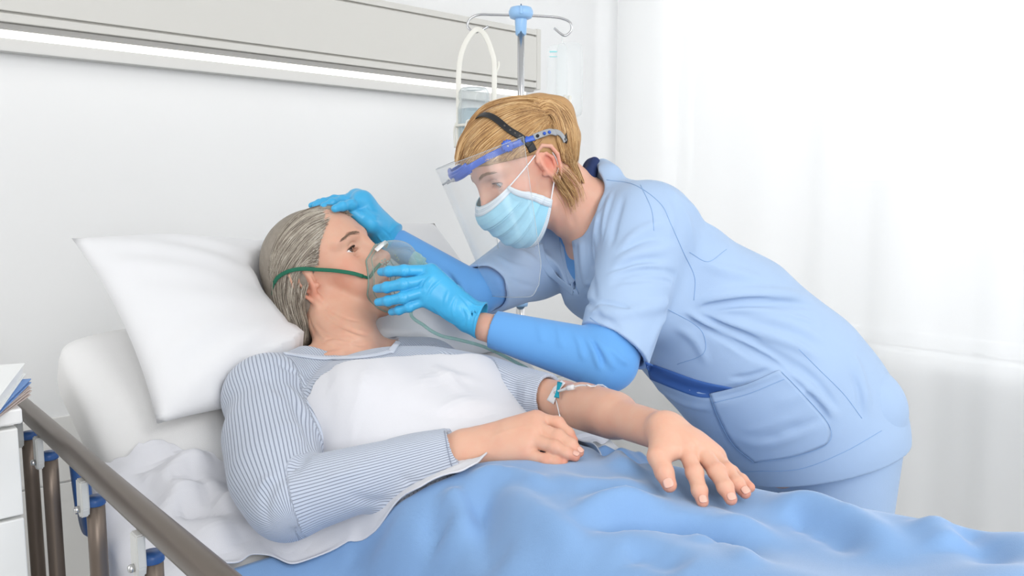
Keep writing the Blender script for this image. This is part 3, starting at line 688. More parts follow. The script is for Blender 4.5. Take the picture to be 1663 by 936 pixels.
# ------------------------------------------------------------------ patient
m_skinp = skin_mat('patient_skin', (.66, .395, .285), (.62, .20, .13), .46)
m_nail = mat('fingernail_pink', (.70, .41, .32), rough=.28, spec=.5, coat=.2)
patient = thing('person', 'grey-haired woman lying in the bed in a ribbed grey-blue top, looking up', 'person', B(-.04, -.4, -.5))
pf = nrm([math.cos(.44) * math.cos(.30), -math.cos(.44) * math.sin(.30), math.sin(.44)]); pr = nrm(np.cross(pf, [-.35, .0, 1.]))
PH = Head(P(506, 461, 1.485) - pr * .077, pf, (-.35, 0, 1.), 1.08, age=1.0, lids=.0008, open_=.0048)
ARM_R = pk((432, 645, 1.30), (468, 812, 1.09), (745, 731, 1.125)); ARM_L = pk((690, 602, 1.56), (918, 652, 1.285), (1078, 702, 1.03))
def torso_p(s, g=0.0):
    L = -WD
    s.loft([(B(-.045, -.165, -.350), L, .150 + g, .062 + g), (B(-.045, -.27, -.365), L, .165 + g, .098 + g), (B(-.045, -.42, -.415), L, .155 + g, .098 + g),
            (B(-.045, -.58, -.475), L, .165 + g, .100 + g), (B(-.045, -.76, -.505), L, .180 + g, .105 + g)], .03)
    for u in (-.125, .04): s.ell(B(u, -.345, -.335), (.075 + g, .075 + g, .062 + g), k=.05)
    s.cone(B(-.20, -.185, -.325), B(-.06, -.12, -.300), .052 + g, .045 + g, .03); s.cone(B(.12, -.16, -.335), B(-.03, -.12, -.300), .052 + g, .045 + g, .03)
pb = Shape(); PH.into(pb, .0)
pb.cone(PH.w((0, -.028, -.03)), B(-.035, -.135, -.285), .052, .056, .02)
pb.cone(PH.w((0, .01, -.065)), B(-.05, -.17, -.268), .036, .036, .03)
torso_p(pb)
hl = B(-.14, -.80, -.475), B(-.135, -1.22, -.40), B(-.13, -1.60, -.60); hr = B(.06, -.80, -.475), B(.065, -1.22, -.40), B(.07, -1.60, -.60)
for q in (hl, hr): pb.chain(q, [.088, .058, .040], .03, .01); pb.cone(q[2], q[2] + np.array([0, 0, .06]) - HD * .09, .034, .026, .02)
# right arm and hand
pb.chain(ARM_R, [.047, .038, .0245], .02, .01)
pb.cone(ARM_R[0], B(-.12, -.17, -.33), .05, .05, .03)
RF = [pk((871, 681, 1.135), (905, 688, 1.128), (922, 705, 1.118), (931, 716, 1.112)), pk((868, 695, 1.118), (907, 710, 1.098), (927, 723, 1.088), (940, 735, 1.082)),
      pk((862, 714, 1.104), (901, 727, 1.083), (920, 736, 1.077), (934, 742, 1.073)), pk((850, 737, 1.096), (888, 748, 1.080), (903, 751, 1.077), (915, 753, 1.073))]
RT = pk((775, 712, 1.150), (832, 706, 1.175), (862, 715, 1.18), (885, 724, 1.175))
hand(pb, P(752, 729, 1.122), RF, RT, sc=1.0)
# left arm and hand
pb.chain(ARM_L, [.034, .0300, .0250], .02, .012); pb.cone(P(950, 660, 1.235), P(1000, 674, 1.16), .0300, .0285, .03)
LF = [pk((1112, 725, .988), (1128, 768, .955), (1136, 797, .935), (1141, 815, .925)), pk((1136, 731, .990), (1164, 766, .955), (1178, 792, .933), (1187, 811, .922)),
      pk((1153, 739, .998), (1180, 765, .968), (1197, 786, .948), (1210, 801, .938)), pk((1163, 745, 1.010), (1188, 768, .985), (1204, 781, .970), (1218, 792, .960))]
LT = pk((1076, 715, 1.000), (1069, 742, .972), (1079, 768, .955), (1087, 788, .945))
hand(pb, P(1086, 698, 1.022), LF, LT, sc=1.02)
pb.folds([([(505, 520), (530, 542), (575, 558), (602, 566)], .0035, -.0032), ([(515, 500), (545, 524), (580, 540), (606, 545)], .0040, -.0046), ([(500, 478), (530, 500), (565, 518), (596, 524)], .0035, -.0018),
          ([(512, 556), (545, 548), (590, 550)], .003, -.0026), ([(498, 505), (510, 540), (540, 568)], .004, -.0030), ([(535, 550), (560, 557), (585, 555)], .006, .0035), ([(545, 532), (575, 546), (600, 553)], .005, .0030),
          ([(505, 583), (560, 570), (625, 566)], .006, .0035), ([(500, 530), (498, 550), (495, 570)], .006, .003), ([(1100, 700), (1120, 718), (1134, 730)], .003, .0012), ([(1110, 698), (1134, 716), (1150, 736)], .003, .0010), ([(785, 715), (825, 700), (868, 690)], .003, .0008)])
for f in LF + RF:       # knuckle creases on the backs of the fingers
    for j, w_ in ((1, 1.), (2, .7)):
        c = np.asarray(f[j]); d = nrm(np.asarray(f[j + 1 if j < 3 else j]) - np.asarray(f[j - 1])); vv = nrm(CAMP - c + ZA * .5); x = np.cross(d, vv); n = nrm(np.cross(x, d))
        for o_ in (-.0028, 0, .0028):
            q = c + d * o_ + n * .0085; pb.fold([q - x * .005 - n * .001, q, q + x * .005 - n * .001], .0013, -.0013 * w_)
pall = [q for f in LF + RF for q in ((f[0], .011, .5), (f[1], .008, .55), (f[3], .010, .75))]
kc32, kn32 = B(0, -1.02, 0).astype(F32), (-HD).astype(F32)
pb.add(lambda p: -((p - kc32) @ kn32).astype(F32), B(0, -1.02, -.4), .5, .01, 's')
body_p = sdf_obj('body', pb, B(-.02, -.4, -.4) - [.40, .50, .25], B(-.02, -.4, -.4) + [.50, .52, .46], .0018, m_skinp, patient,
    attrs={'blush': lambda V: blobs(V, [(PH.w((.050, .060, -.012)), .030, .45), (PH.w((0, .115, -.01)), .018, .7), (PH.w((.078, -.005, -.01)), .022, .6), (PH.w((0, .095, -.051)), .014, .9), (P(570, 545, 1.45), .03, .3), (LT[3], .012, .6), (LT[2], .01, .4)] + pall)},
    fine=lambda V: ((V - PH.w((0, .02, 0))) ** 2).sum(1) < .21 ** 2 + 0 if False else (np.min([((V - c) ** 2).sum(1) / r ** 2 for c, r in ((PH.w((0, .02, -.02)), .20), (P(560, 560, 1.45), .13), (P(840, 720, 1.12), .15), (P(930, 660, 1.25), .10), (P(1010, 685, 1.12), .10), (P(1130, 750, .98), .14))], 0) < 1))
for f in LF[:3]: nail(f, nrm(CAMP - f[3]) + np.array([.1, 0, .9]), m_nail, body_p)
nail(LT, nrm(CAMP - LT[3]) + np.array([-.3, 0, .5]), m_nail, body_p, w=.0058, L=.0115, r=.0092)
for f in RF[1:3]: nail(f, nrm(CAMP - f[3]) * .5 + np.array([.2, 0, .9]), m_nail, body_p, w=.0044, L=.0090)
for q in (1, -1): PH.eye(q, eye_mat('brown_eye', (.085, .040, .018), (.12, .06, .03)) if q == 1 else D.materials['brown_eye'], patient, (.08, .98, .15))
# ------------------------------------------------------------------ ribbed top
def rib_mat(name, col, col2):
    m = mat(name, col, rough=.85, spec=.15, sheen=.3); N = m.node_tree.nodes; L = m.node_tree.links; b = N['Principled BSDF']
    at = N.new('ShaderNodeAttribute'); at.attribute_name = 'rib'; s = N.new('ShaderNodeMath'); s.operation = 'MULTIPLY'; s.inputs[1].default_value = 2 * math.pi
    L.new(at.outputs['Fac'], s.inputs[0]); c = N.new('ShaderNodeMath'); c.operation = 'COSINE'; L.new(s.outputs[0], c.inputs[0])
    r = N.new('ShaderNodeMapRange'); r.inputs['From Min'].default_value = .45; r.inputs['From Max'].default_value = 1; L.new(c.outputs[0], r.inputs[0])
    mx = N.new('ShaderNodeMix'); mx.data_type = 'RGBA'; mx.inputs['A'].default_value = (*col, 1); mx.inputs['B'].default_value = (*col2, 1)
    L.new(r.outputs[0], mx.inputs['Factor']); L.new(mx.outputs['Result'], b.inputs['Base Color'])
    bp = N.new('ShaderNodeBump'); bp.invert = True; bp.inputs['Strength'].default_value = .7; bp.inputs['Distance'].default_value = .0015; L.new(r.outputs[0], bp.inputs['Height']); L.new(bp.outputs[0], b.inputs['Normal'])
    return m
m_rib = rib_mat('ribbed_grey_jersey', (.50, .545, .635), (.27, .30, .38))
sh = Shape()
sh.cone(ARM_R[0], ARM_R[1], .062, .053, .03); sh.cone(ARM_R[1], ARM_R[2] * .95 + ARM_R[1] * .05, .0535, .0345, .012); sh.ell(ARM_R[0], (.062, .062, .062), k=.03)
sh.cone(P(428, 715, 1.21), P(438, 770, 1.13), .056, .054, .04)
EL = ARM_L[0] * .08 + ARM_L[1] * .92
sh.cone(ARM_L[0], ARM_L[1], .054, .0375, .03)
# cuffs: end planes
def plane_cut(c, n, R=.09):
    c = np.asarray(c, float); n = nrm(n).astype(F32)
    return (lambda p: -((p - c.astype(F32)) @ n).astype(F32)), c, R
cutR = P(733, 734, 1.12); nR = nrm(ARM_R[2] - ARM_R[1])
def cut_s(c, n, R):      # removes what lies beyond the plane, within R of c
    c32 = np.asarray(c, F32); n32 = np.asarray(nrm(n), F32)
    return lambda p: np.maximum(-((p - c32) @ n32), np.sqrt(((p - c32) ** 2).sum(1)) - R).astype(F32)
nR2 = nrm(nR + .0 * CU); sh.add(cut_s(cutR, nR2, .075), cutR, .075, .001, 's'); sh.cone(cutR - nR2 * .014, cutR + nR2 * .06, .0285, .0265, .001, 's')
cutL = P(892, 646, 1.31); nL = nrm(ARM_L[1] - ARM_L[0]); nL2 = nrm(nL + CR * .25 + CU * .12)
sh.add(cut_s(cutL, nL2, .12), cutL, .12, .001, 's'); sh.cone(cutL - nL2 * .008, cutL + nL2 * .06, .0330, .034, .001, 's')
torso_p(sh, .007)
# (torso joined below)
nkc = B(-.035, -.135, -.262)
sh.ell(nkc + nrm(HD * .5 + ZA) * .01, (.098, .070, .075), R=np.stack([WD, nrm(HD * .88 + ZA * .47), nrm(-HD * .47 + ZA * .88)], 1), k=.004, op='s')
sh.folds([([(508, 700), (480, 762), (420, 768)], .007, -.006), ([(512, 752), (470, 765), (435, 790), (428, 830)], .007, -.0055), ([(520, 765), (455, 780), (432, 820), (440, 868)], .006, -.004), ([(505, 758), (450, 772), (410, 800)], .008, .005),
          ([(470, 640), (492, 690), (515, 740)], .007, -.006), ([(455, 620), (480, 645), (500, 690)], .008, .005), ([(440, 580), (470, 600), (505, 612)], .006, -.004), ([(400, 600), (440, 640), (470, 660)], .008, .003),
          ([(520, 590), (500, 615), (492, 640)], .006, -.005), ([(455, 590), (490, 610), (500, 640)], .005, .004), ([(560, 800), (600, 815), (650, 812)], .008, -.003), ([(640, 770), (680, 790), (700, 805)], .006, -.003),
          ([(430, 700), (470, 690), (500, 700)], .009, .002), ([(600, 755), (560, 770), (520, 778)], .008, .003)])
arg = [([(720 + i * 19, 562 + i * 8), (735 + i * 17, 600 + i * 7), (728 + i * 17, 625 + i * 5)], .006, a) for i, a in enumerate((-.003, .004, -.003, .004, -.003, .004, -.003, .003))]
sh.folds(arg + [([(760, 590), (800, 600), (850, 625)], .005, -.002), ([(800, 640), (840, 615), (870, 612)], .006, -.002), ([(700, 565), (750, 580), (790, 590)], .006, .004)])
def rib(V):
    out = np.zeros(len(V), F32); ref = nrm(np.cross(ARM_R[1] - ARM_R[0], ARM_R[2] - ARM_R[1]))
    best = np.full(len(V), 9., F32); tor = Shape(); torso_p(tor, .007); best = np.abs(tor(V.astype(F32))); out = ((V - HO) @ WD / .0047).astype(F32)
    bend = -nrm(nrm(ARM_R[2] - ARM_R[1]) - nrm(ARM_R[1] - ARM_R[0]))
    for a, b, rf, nn_, rr in ((ARM_R[0], ARM_R[1], ref, None, .06), (ARM_R[1], ARM_R[2], ref, None, .05), (ARM_L[0], ARM_L[1], ZA, None, .048)):
        ab = b - a; t = np.clip(((V - a) @ ab) / (ab @ ab), 0, 1); c = a + t[:, None] * ab; dd = np.linalg.norm(V - c, axis=1); w = nrm(ab); x = nrm(rf - w * (rf @ w)); y = np.cross(w, x)
        an = np.arctan2((V - c) @ y, (V - c) @ x); r_ = np.abs(dd - rr * (1.02 - .15 * t)); m = r_ < best; best = np.where(m, r_, best); out = np.where(m, an * .052 / .0047, out)
    return out.astype(F32)
shirt = sdf_obj('ribbed_top', sh, B(-.02, -.4, -.4) - [.45, .46, .25], B(-.02, -.4, -.4) + [.45, .46, .35], .0023, m_rib, patient, attrs={'rib': rib}, clip=lambda V: ((V - HO) @ HD > -.80))

m_trim = mat('jersey_trim', (.55, .59, .67), rough=.85, sheen=.3)
w = sh.line([(462, 574), (490, 578), (530, 582), (575, 581), (610, 577), (634, 571)], 6, off=.0012); tube('neckline_trim', w, .0055, m_trim, shirt, raw=True, flat=.30, fn=sh.grad(w), res=10)
w = sh.line([(634, 573), (640, 564), (647, 556)], 6, off=.0012); tube('placket', w, .0055, m_trim, shirt, raw=True, flat=.30, fn=sh.grad(w), res=10)
w = sh.line([(722, 700), (728, 735), (738, 772)], 5, off=.0006); tube('cuff_seam', w, .0006, m_rib, shirt, raw=True, res=6)
# ------------------------------------------------------------------ nurse
m_skinn = skin_mat('nurse_skin', (.72, .43, .32), (.70, .24, .17), .45)
m_scrub = mat('scrub_light_blue', (.375, .50, .69), rough=.8, spec=.15, sheen=.15, bump=.35, bscale=1100, var=.02, vscale=6)
m_under_n = mat('undershirt_blue', (.135, .355, .71), rough=.85, spec=.12, sheen=.25, bump=.35, bscale=1200)
m_gap_shade = mat('gap_shade_blue', (.06, .15, .42), rough=.9)  # undershirt blue with the gap's shade painted in
m_navy = mat('collar_navy', (.018, .035, .12), rough=.8)
m_glove = mat('nitrile_glove', (.055, .40, .70), rough=.34, spec=.45, bump=.12, bscale=260, var=.05, vscale=30)
m_seam = mat('scrub_seam_thread', (.24, .40, .66), rough=.8)
nurse = thing('person', 'nurse with tied-back blond hair in light blue scrubs, bending over the bed', 'person', (.62, 1.60, 0))
a_, b_ = math.radians(27), math.radians(34)
nf = nrm([-math.cos(b_) * math.cos(a_), -math.cos(b_) * math.sin(a_), -math.sin(b_)]); nl = nrm([math.sin(a_), -math.cos(a_), 0.0])
NH = Head(P(891, 278, 1.50) - nl * .0775, nf, (-.4, -.1, 1), 1.08, age=.0, lids=.0028, open_=.0064)
SHL, SHR = P(1052, 372, 1.53), P(868, 425, 1.76)
NLAT = nrm(SHL - SHR)
AN = [SHL, P(985, 586, 1.385), P(786, 531, 1.435)]; AF = [SHR, P(772, 478, 1.60), P(640, 393, 1.64)]
def st_n(g=0.0, full=True):
    L = NLAT; L2 = nrm(NLAT * [1, 1, .3])
    return [(P(968, 360, 1.645), L, .120 + g, .062 + g), (P(1014, 422, 1.635), L, .165 + g, .108 + g), (P(1092, 478, 1.645), L, .158 + g, .118 + g),
            (P(1170, 538, 1.66), L2, .165 + g, .160 + g), (P(1252, 618, 1.68), L2, .178 + g, .172 + g), (P(1305, 695, 1.69), L2, .175 + g, .150 + g)]
nb = Shape(); NH.into(nb, 0)
nb.cone(NH.w((0, -.030, -.03)), P(968, 352, 1.64), .052, .060, .02)
nb.cone(NH.w((0, -.01, -.07)), P(960, 372, 1.62), .040, .050, .03)
nb.loft(st_n(-.012), .04)
nb.chain(AN, [.048, .036, .0255], .02, .01); nb.chain(AF, [.048, .036, .0255], .02, .01)
hp = P(1322, 700, 1.69)
FT = [np.array([hp[0] + .02, hp[1] - .075, .0]), np.array([hp[0] + .10, hp[1] + .085, .0])]
LEG = []
for i, s_ in enumerate((1, -1)):
    h0 = hp + NLAT * [1, 1, 0] * .085 * s_; kn = (h0 * .5 + FT[i] * .5) * [1, 1, 0] + [-.02, -.03, .47]; an = FT[i] + [0, 0, .085]; LEG.append((h0, kn, an))
    nb.chain([h0, kn, an], [.09, .055, .036], .03, .02)
nb.folds([([(905, 310), (925, 345), (935, 375)], .006, -.0025), ([(900, 330), (903, 365), (908, 392)], .008, .003)])
# hands inside the gloves
G_L = [pk((700, 440, 1.420), (656, 440, 1.405), (632, 441, 1.412), (619, 442, 1.425)), pk((702, 454, 1.408), (654, 462, 1.392), (628, 467, 1.400), (612, 469, 1.415)),
       pk((697, 471, 1.402), (654, 484, 1.390), (630, 489, 1.400), (614, 491, 1.413)), pk((690, 488, 1.405), (664, 499, 1.398), (648, 504, 1.405), (636, 507, 1.418))]
T_L = pk((740, 478, 1.450), (700, 452, 1.475), (678, 448, 1.490), (660, 450, 1.498))
WR_L = P(765, 515, 1.430)
G_R = [pk((588, 328, 1.585), (570, 333, 1.545), (556, 335, 1.525), (544, 339, 1.510)), pk((580, 323, 1.615), (556, 326, 1.585), (540, 330, 1.560), (526, 336, 1.545)),
       pk((572, 323, 1.640), (543, 325, 1.620), (526, 329, 1.600), (513, 334, 1.590)), pk((566, 326, 1.660), (537, 327, 1.650), (519, 330, 1.635), (506, 334, 1.625))]
T_R = pk((617, 374, 1.600), (601, 364, 1.575), (587, 354, 1.560), (573, 345, 1.552))
WR_R = P(628, 383, 1.635)
nb.add(lambda p: (p[:, 2] - .60).astype(F32), (hp[0], hp[1], .3), .7, .01, 's')
bodyn = sdf_obj('body', nb, [-.30, 1.20, .58], [.95, 2.05, 1.60], .0019, m_skinn, nurse,
    attrs={'blush': lambda V: blobs(V, [(NH.w((-.074, -.006, .006)), .026, .75), (NH.w((-.048, .062, -.006)), .03, .35), (NH.w((0, .115, -.01)), .02, .6), (NH.w((0, -.02, -.09)), .04, .25)])},
    fine=lambda V: (np.min([((V - c) ** 2).sum(1) / r ** 2 for c, r in ((NH.w((0, .02, -.02)), .22), (P(925, 370, 1.57), .11), (P(800, 535, 1.43), .08), (P(640, 393, 1.64), .05))], 0) < 1))
for q in (1, -1): NH.eye(q, eye_mat('blue_eye', (.16, .24, .30), (.22, .30, .34)) if q == 1 else D.materials['blue_eye'], nurse, (.10, .96, -.28))
# gloves
def glove(F, T, W_, wr, lbl, cuffdir, wrn, seed):
    s = Shape(); W_ = np.asarray(W_)
    for i, f in enumerate(F): pass
    hand(s, W_ + (np.mean([f[0] for f in F], 0) - W_) * .12, F, T, sc=1.0, grow=.0004)
    ce = W_ + nrm(wr - W_) * cuffdir
    s.cone(W_ + (np.mean([f[0] for f in F], 0) - W_) * .25, W_, .024, .0285, .012); s.cone(W_, ce, .0285, .0345, .006)
    s.add(cut_s(ce, nrm(wr - W_), .07), ce, .07, .001, 's'); s.cone(ce - nrm(wr - W_) * .007, ce + nrm(wr - W_) * .05, .0295, .0335, .001, 's')
    return s, ce
gl, ceL = glove(G_L, T_L, WR_L, AN[1], '', .020, 0, 1)
gl.folds([([(742, 476), (762, 498), (768, 520)], .0018, -0.0026), ([(708, 442), (690, 462), (688, 480)], .0030, 0.0019), ([(720, 452), (700, 470), (690, 492)], .0022, -0.0019), ([(706, 505), (725, 520), (745, 530)], .0022, 0.0019),
          ([(698, 497), (716, 516), (738, 528)], .0018, -0.0022), ([(700, 446), (682, 462), (676, 472)], .0018, -0.0022), ([(730, 468), (722, 492), (724, 515)], .0025, -0.0014), ([(742, 480), (735, 500), (738, 522)], .0022, 0.0016),
          ([(752, 482), (772, 497), (786, 497)], .0022, 0.0026), ([(750, 500), (760, 512), (758, 535)], .002, 0.0022), ([(765, 500), (775, 515), (768, 545)], .002, -0.0019), ([(780, 500), (772, 520), (768, 548)], .002, 0.0026), ([(748, 492), (755, 515), (748, 532)], .0016, -0.0019)]
         + [([(x, y - 8), (x + 3, y), (x, y + 8)], .0014, a) for x, y, a in ((655, 440, -.0012), (650, 441, .001), (661, 440, .001), (653, 462, -.0012), (659, 461, .001), (645, 463, -.0008), (652, 484, -.0012), (658, 482, .001), (644, 486, -.0008), (660, 500, -.0010), (668, 497, .0008), (634, 441, -.0008), (630, 466, -.0008), (632, 489, -.0008))])
o = sdf_obj('glove', gl, P(690, 480, 1.43) - .16, P(690, 480, 1.43) + .16, .0013, m_glove, nurse)
gr, ceR = glove(G_R, T_R, WR_R, AF[1], '', .012, 0, 2)
gr.cone(G_R[0][0], T_R[1], .014, .013, .02); gr.cone(G_R[0][0], WR_R, .018, .025, .02); gr.cone(P(592, 338, 1.59), P(622, 388, 1.62), .014, .020, .02); gr.cone(G_R[1][0], WR_R, .017, .023, .02)
gr.folds([([(576, 319), (578, 325), (574, 331)], .0018, -0.0024), ([(595, 335), (604, 342), (614, 343)], .002, -0.0021), ([(598, 343), (608, 350), (618, 350)], .002, 0.0018), ([(600, 352), (612, 358), (620, 357)], .002, -0.0021), ([(612, 380), (620, 392), (634, 398)], .0022, 0.0021), ([(618, 370), (630, 380), (638, 392)], .0022, -0.0021)])
o = sdf_obj('glove', gr, P(575, 350, 1.6) - .15, P(575, 350, 1.6) + .15, .0014, m_glove, nurse)
# ------------------------------------------------------------------ undershirt: sleeves and neck
us = Shape()
us.cone(AN[0], AN[1], .058, .0535, .02); us.cone(AN[1], AN[2], .0535, .0325, .010); us.cone(AF[0], AF[1], .056, .044, .02); us.cone(AF[1], AF[2], .044, .0305, .010)
cN = P(801, 535, 1.432); nN = nrm(AN[2] - AN[1]); us.add(cut_s(cN, nN, .075), cN, .075, .0008, 's'); us.cone(cN - nN * .014, cN + nN * .06, .0318, .029, .001, 's')
cF = P(642, 394, 1.638); nF = nrm(AF[2] - AF[1]); us.add(cut_s(cF, nF, .07), cF, .07, .0008, 's')
us.loft(st_n(-.006)[:3], .03)
us.ell(P(924, 322, 1.60), (.078, .080, .075), k=.004, op='s')
us.folds([([(905, 520), (910, 545), (912, 570)], .006, 0.0042), ([(930, 535), (942, 560), (948, 590)], .005, 0.0056), ([(948, 540), (965, 570), (975, 605)], .005, 0.0070), ([(962, 545), (985, 575), (1000, 605)], .005, 0.0070), ([(955, 545), (972, 572), (985, 605)], .004, -0.0056),
          ([(975, 555), (1005, 580), (1022, 595)], .005, 0.0056), ([(870, 515), (878, 540), (880, 560)], .006, 0.0028), ([(700, 428), (712, 450), (716, 470)], .004, -0.0042), ([(715, 432), (735, 455), (742, 478)], .004, -0.0042), ([(690, 420), (700, 440), (700, 460)], .004, 0.0042), ([(730, 440), (750, 462), (756, 485)], .005, 0.0056), ([(672, 405), (680, 425), (680, 440)], .004, -0.0028)])
usm = sdf_obj('undershirt', us, [-.30, 1.15, .85], [.6, 2.0, 1.5], .0024, m_under_n, nurse, fine=lambda V: (np.min([((V - c) ** 2).sum(1) / r ** 2 for c, r in ((P(910, 560, 1.40), .20), (P(710, 440, 1.62), .17), (P(925, 410, 1.55), .10))], 0) < 1))
# ------------------------------------------------------------------ scrub top
def cutter(sc):
    pass
nsl = Shape(); hemN = P(999, 563, 1.40)
nsl.cone(AN[0], hemN + nrm(hemN - AN[0]) * .03, .084, .063, .03); nsl.ell(AN[0], (.086, .086, .086), k=.03)
nn_ = nrm(-CR * .60 - CU * .78 - CF * .35); nsl.add(cut_s(hemN, nn_, .20), hemN, .20, .001, 's')
nsl.cone(hemN - nn_ * .012, hemN + nn_ * .05, .0560, .058, .001, 's')
nsl.folds([([(1120, 480), (1060, 500), (1000, 510), (960, 512)], .010, 0.0091), ([(1125, 470), (1080, 440), (1020, 445), (985, 470)], .008, -0.0065), ([(1105, 400), (1040, 410), (990, 430)], .010, 0.0078), ([(1090, 420), (1030, 425), (985, 450)], .007, -0.0065),
           ([(1000, 300), (985, 350), (980, 400)], .010, 0.0091), ([(1015, 310), (1000, 360), (990, 410)], .007, -0.0065), ([(980, 320), (968, 370), (972, 420)], .009, 0.0078), ([(1090, 360), (1040, 375), (1000, 410)], .009, 0.0065),
           ([(958, 500), (990, 505), (1020, 520)], .008, 0.0091), ([(955, 515), (985, 520), (1015, 545)], .006, -0.0065), ([(1110, 500), (1070, 530), (1050, 580)], .010, 0.0052), ([(1070, 310), (1090, 350), (1080, 400)], .010, 0.0052), ([(1118, 470), (1075, 455), (1030, 455), (985, 462)], .0045, -.006), ([(1100, 440), (1050, 432), (1005, 440), (980, 452)], .005, .005), ([(962, 495), (985, 492), (1015, 500), (1040, 515)], .0045, -.007), ([(958, 508), (975, 505), (1000, 514)], .0045, .006), ([(1100, 470), (1085, 510), (1065, 545)], .006, -.004), ([(1085, 385), (1040, 392), (1000, 415)], .005, -.005)])
fsl = Shape(); hemF = P(786, 470, 1.615)
fsl.cone(AF[0], hemF, .080, .056, .03); fsl.ell(AF[0], (.078, .078, .078), k=.03)
nfh = nrm(hemF - AF[0] + CR * .03 - CU * .02); fsl.add(cut_s(hemF, nfh, .18), hemF, .18, .001, 's'); fsl.cone(hemF - nfh * .012, hemF + nfh * .05, .0490, .050, .001, 's')
fsl.folds([([(775, 425), (800, 440), (830, 470)], 0.0054, -0.0078), ([(765, 435), (790, 460), (810, 490)], 0.0054, 0.0065), ([(800, 412), (830, 430), (870, 440)], 0.0063, 0.0052), ([(790, 430), (830, 455), (880, 470)], 0.0054, -0.0052), ([(815, 400), (850, 410), (880, 430)], 0.0063, 0.0052)])
ts = Shape()
ts.loft(st_n(.004) + [(P(1325, 728, 1.69), nrm(NLAT * [1, 1, .3]), .185, .156)], .05)
ts.cone(SHL, P(965, 350, 1.64), .062, .060, .04); ts.cone(SHR, P(945, 362, 1.66), .058, .055, .04)
ts.ell(P(1050, 500, 1.52), (.07, .06, .06), k=.06)
# collar standing off the nape
ts.cone(P(990, 292, 1.68), P(978, 292, 1.60), .030, .030, .03); ts.cone(P(978, 272, 1.64), P(990, 285, 1.60), .018, .022, .015)
ts.ell(P(1338, 655, 1.71), (.098, .11, .11), k=.12)
hemp = P(1322, 748, 1.68); hn = nrm(-ZA + CR * .30 - CF * .10)
ts.add(lambda p: -((p - hemp.astype(F32)) @ hn.astype(F32)), hemp, .4, .002, 's') if False else None
hc32, hn32 = hemp.astype(F32), hn.astype(F32)
ts.add(lambda p: -((p - hc32) @ hn32).astype(F32), hemp, .5, .001, 's')
scrub = Shape()
for q in (ts, nsl, fsl):
    scrub.items += q.items if q is ts else []
def sub_items(s, q, c, R, k):
    f = lambda p, bc=None, br=None: q(p, bc, br)
    f.nested = True; s.add(f, c, R, k)
sub_items(scrub, nsl, (AN[0] + hemN) / 2, .24, .025); sub_items(scrub, fsl, (AF[0] + hemF) / 2, .22, .025)
# neck opening and V
scrub.ell(P(924, 322, 1.59), (.075, .078, .080), k=.005, op='s'); scrub.cone(P(940, 280, 1.60), P(925, 345, 1.58), .040, .055, .005, 's')
vp = scrub.line([(903, 392), (936, 476)], 2); dv = nrm(np.cross(vp[-1] - vp[0], NLAT)); scrub.cone(vp[0], vp[-1], .034, .0035, .004, 's'); scrub.cone(vp[0] + nrm(CAMP - vp[0]) * .02, vp[-1] + nrm(CAMP - vp[0]) * .02, .034, .0035, .004, 's'); scrub.cone(vp[0] - nrm(CAMP - vp[0]) * .02, vp[-1] - nrm(CAMP - vp[0]) * .015, .034, .0035, .004, 's')
scrub.folds([([(1122, 495), (1180, 480), (1260, 478), (1320, 482)], .011, 0.0145), ([(1125, 505), (1190, 495), (1270, 492), (1330, 500)], .007, -0.0130), ([(1128, 512), (1200, 530), (1290, 560), (1340, 590)], .009, 0.0101),
             ([(1110, 520), (1180, 550), (1260, 590), (1300, 610)], .009, -0.0101), ([(1150, 520), (1220, 555), (1300, 600), (1350, 640)], .008, -0.0072), ([(1105, 500), (1160, 540), (1230, 585)], .008, 0.0087), ([(1090, 525), (1130, 555), (1150, 600)], .009, 0.0043),
             ([(1200, 505), (1280, 525), (1350, 560)], .010, 0.0072), ([(1060, 280), (1110, 340), (1130, 420)], .010, 0.0043), ([(1130, 420), (1180, 440), (1250, 455)], .012, 0.0072), ([(1240, 590), (1320, 640), (1370, 690)], .010, 0.0058),
             ([(1160, 690), (1230, 720), (1300, 700), (1350, 670)], .010, 0.0058), ([(1045, 600), (1110, 630), (1180, 640), (1250, 610)], .011, -0.0145), ([(1050, 620), (1110, 655), (1170, 665)], .009, 0.0058),
             ([(1260, 700), (1310, 690), (1350, 672)], .008, -0.0058), ([(1250, 660), (1300, 640), (1330, 620)], .010, 0.0043), ([(960, 320), (945, 380), (948, 440), (960, 500)], .008, 0.0072), ([(975, 330), (962, 390), (962, 450), (970, 500)], .007, -0.0087),
             ([(945, 480), (965, 500), (980, 520)], .006, -0.0058), ([(1380, 560), (1400, 620), (1410, 680)], .012, 0.0072), ([(1080, 300), (1140, 350), (1200, 400)], .015, 0.0043), ([(1132, 500), (1170, 492), (1215, 486), (1270, 484)], .0045, -0.0130), ([(1128, 508), (1165, 525), (1205, 541), (1240, 556)], .0045, -0.0117), ([(1105, 508), (1140, 530), (1190, 560), (1235, 590)], .0050, -0.0104),
   ([(1150, 505), (1210, 503), (1280, 512), (1335, 530)], .0060, 0.0091), ([(1160, 535), (1210, 556), (1262, 585), (1300, 620)], .0060, 0.0078), ([(1265, 600), (1300, 628), (1332, 662), (1350, 690)], .006, -0.0078), ([(1290, 590), (1330, 625), (1365, 670)], .006, -0.0065),
   ([(1180, 615), (1220, 612), (1262, 596)], .006, -0.0065), ([(1195, 700), (1250, 690), (1310, 668)], .006, 0.0065), ([(1225, 715), (1275, 705), (1325, 690)], .005, -0.0052), ([(990, 300), (972, 345), (964, 395), (968, 440)], .0055, 0.0091), ([(1000, 305), (984, 350), (976, 400)], .005, -0.0078),
   ([(1380, 600), (1395, 640), (1400, 690)], .006, -0.0052), ([(950, 330), (938, 370), (934, 410)], .005, 0.0065)])
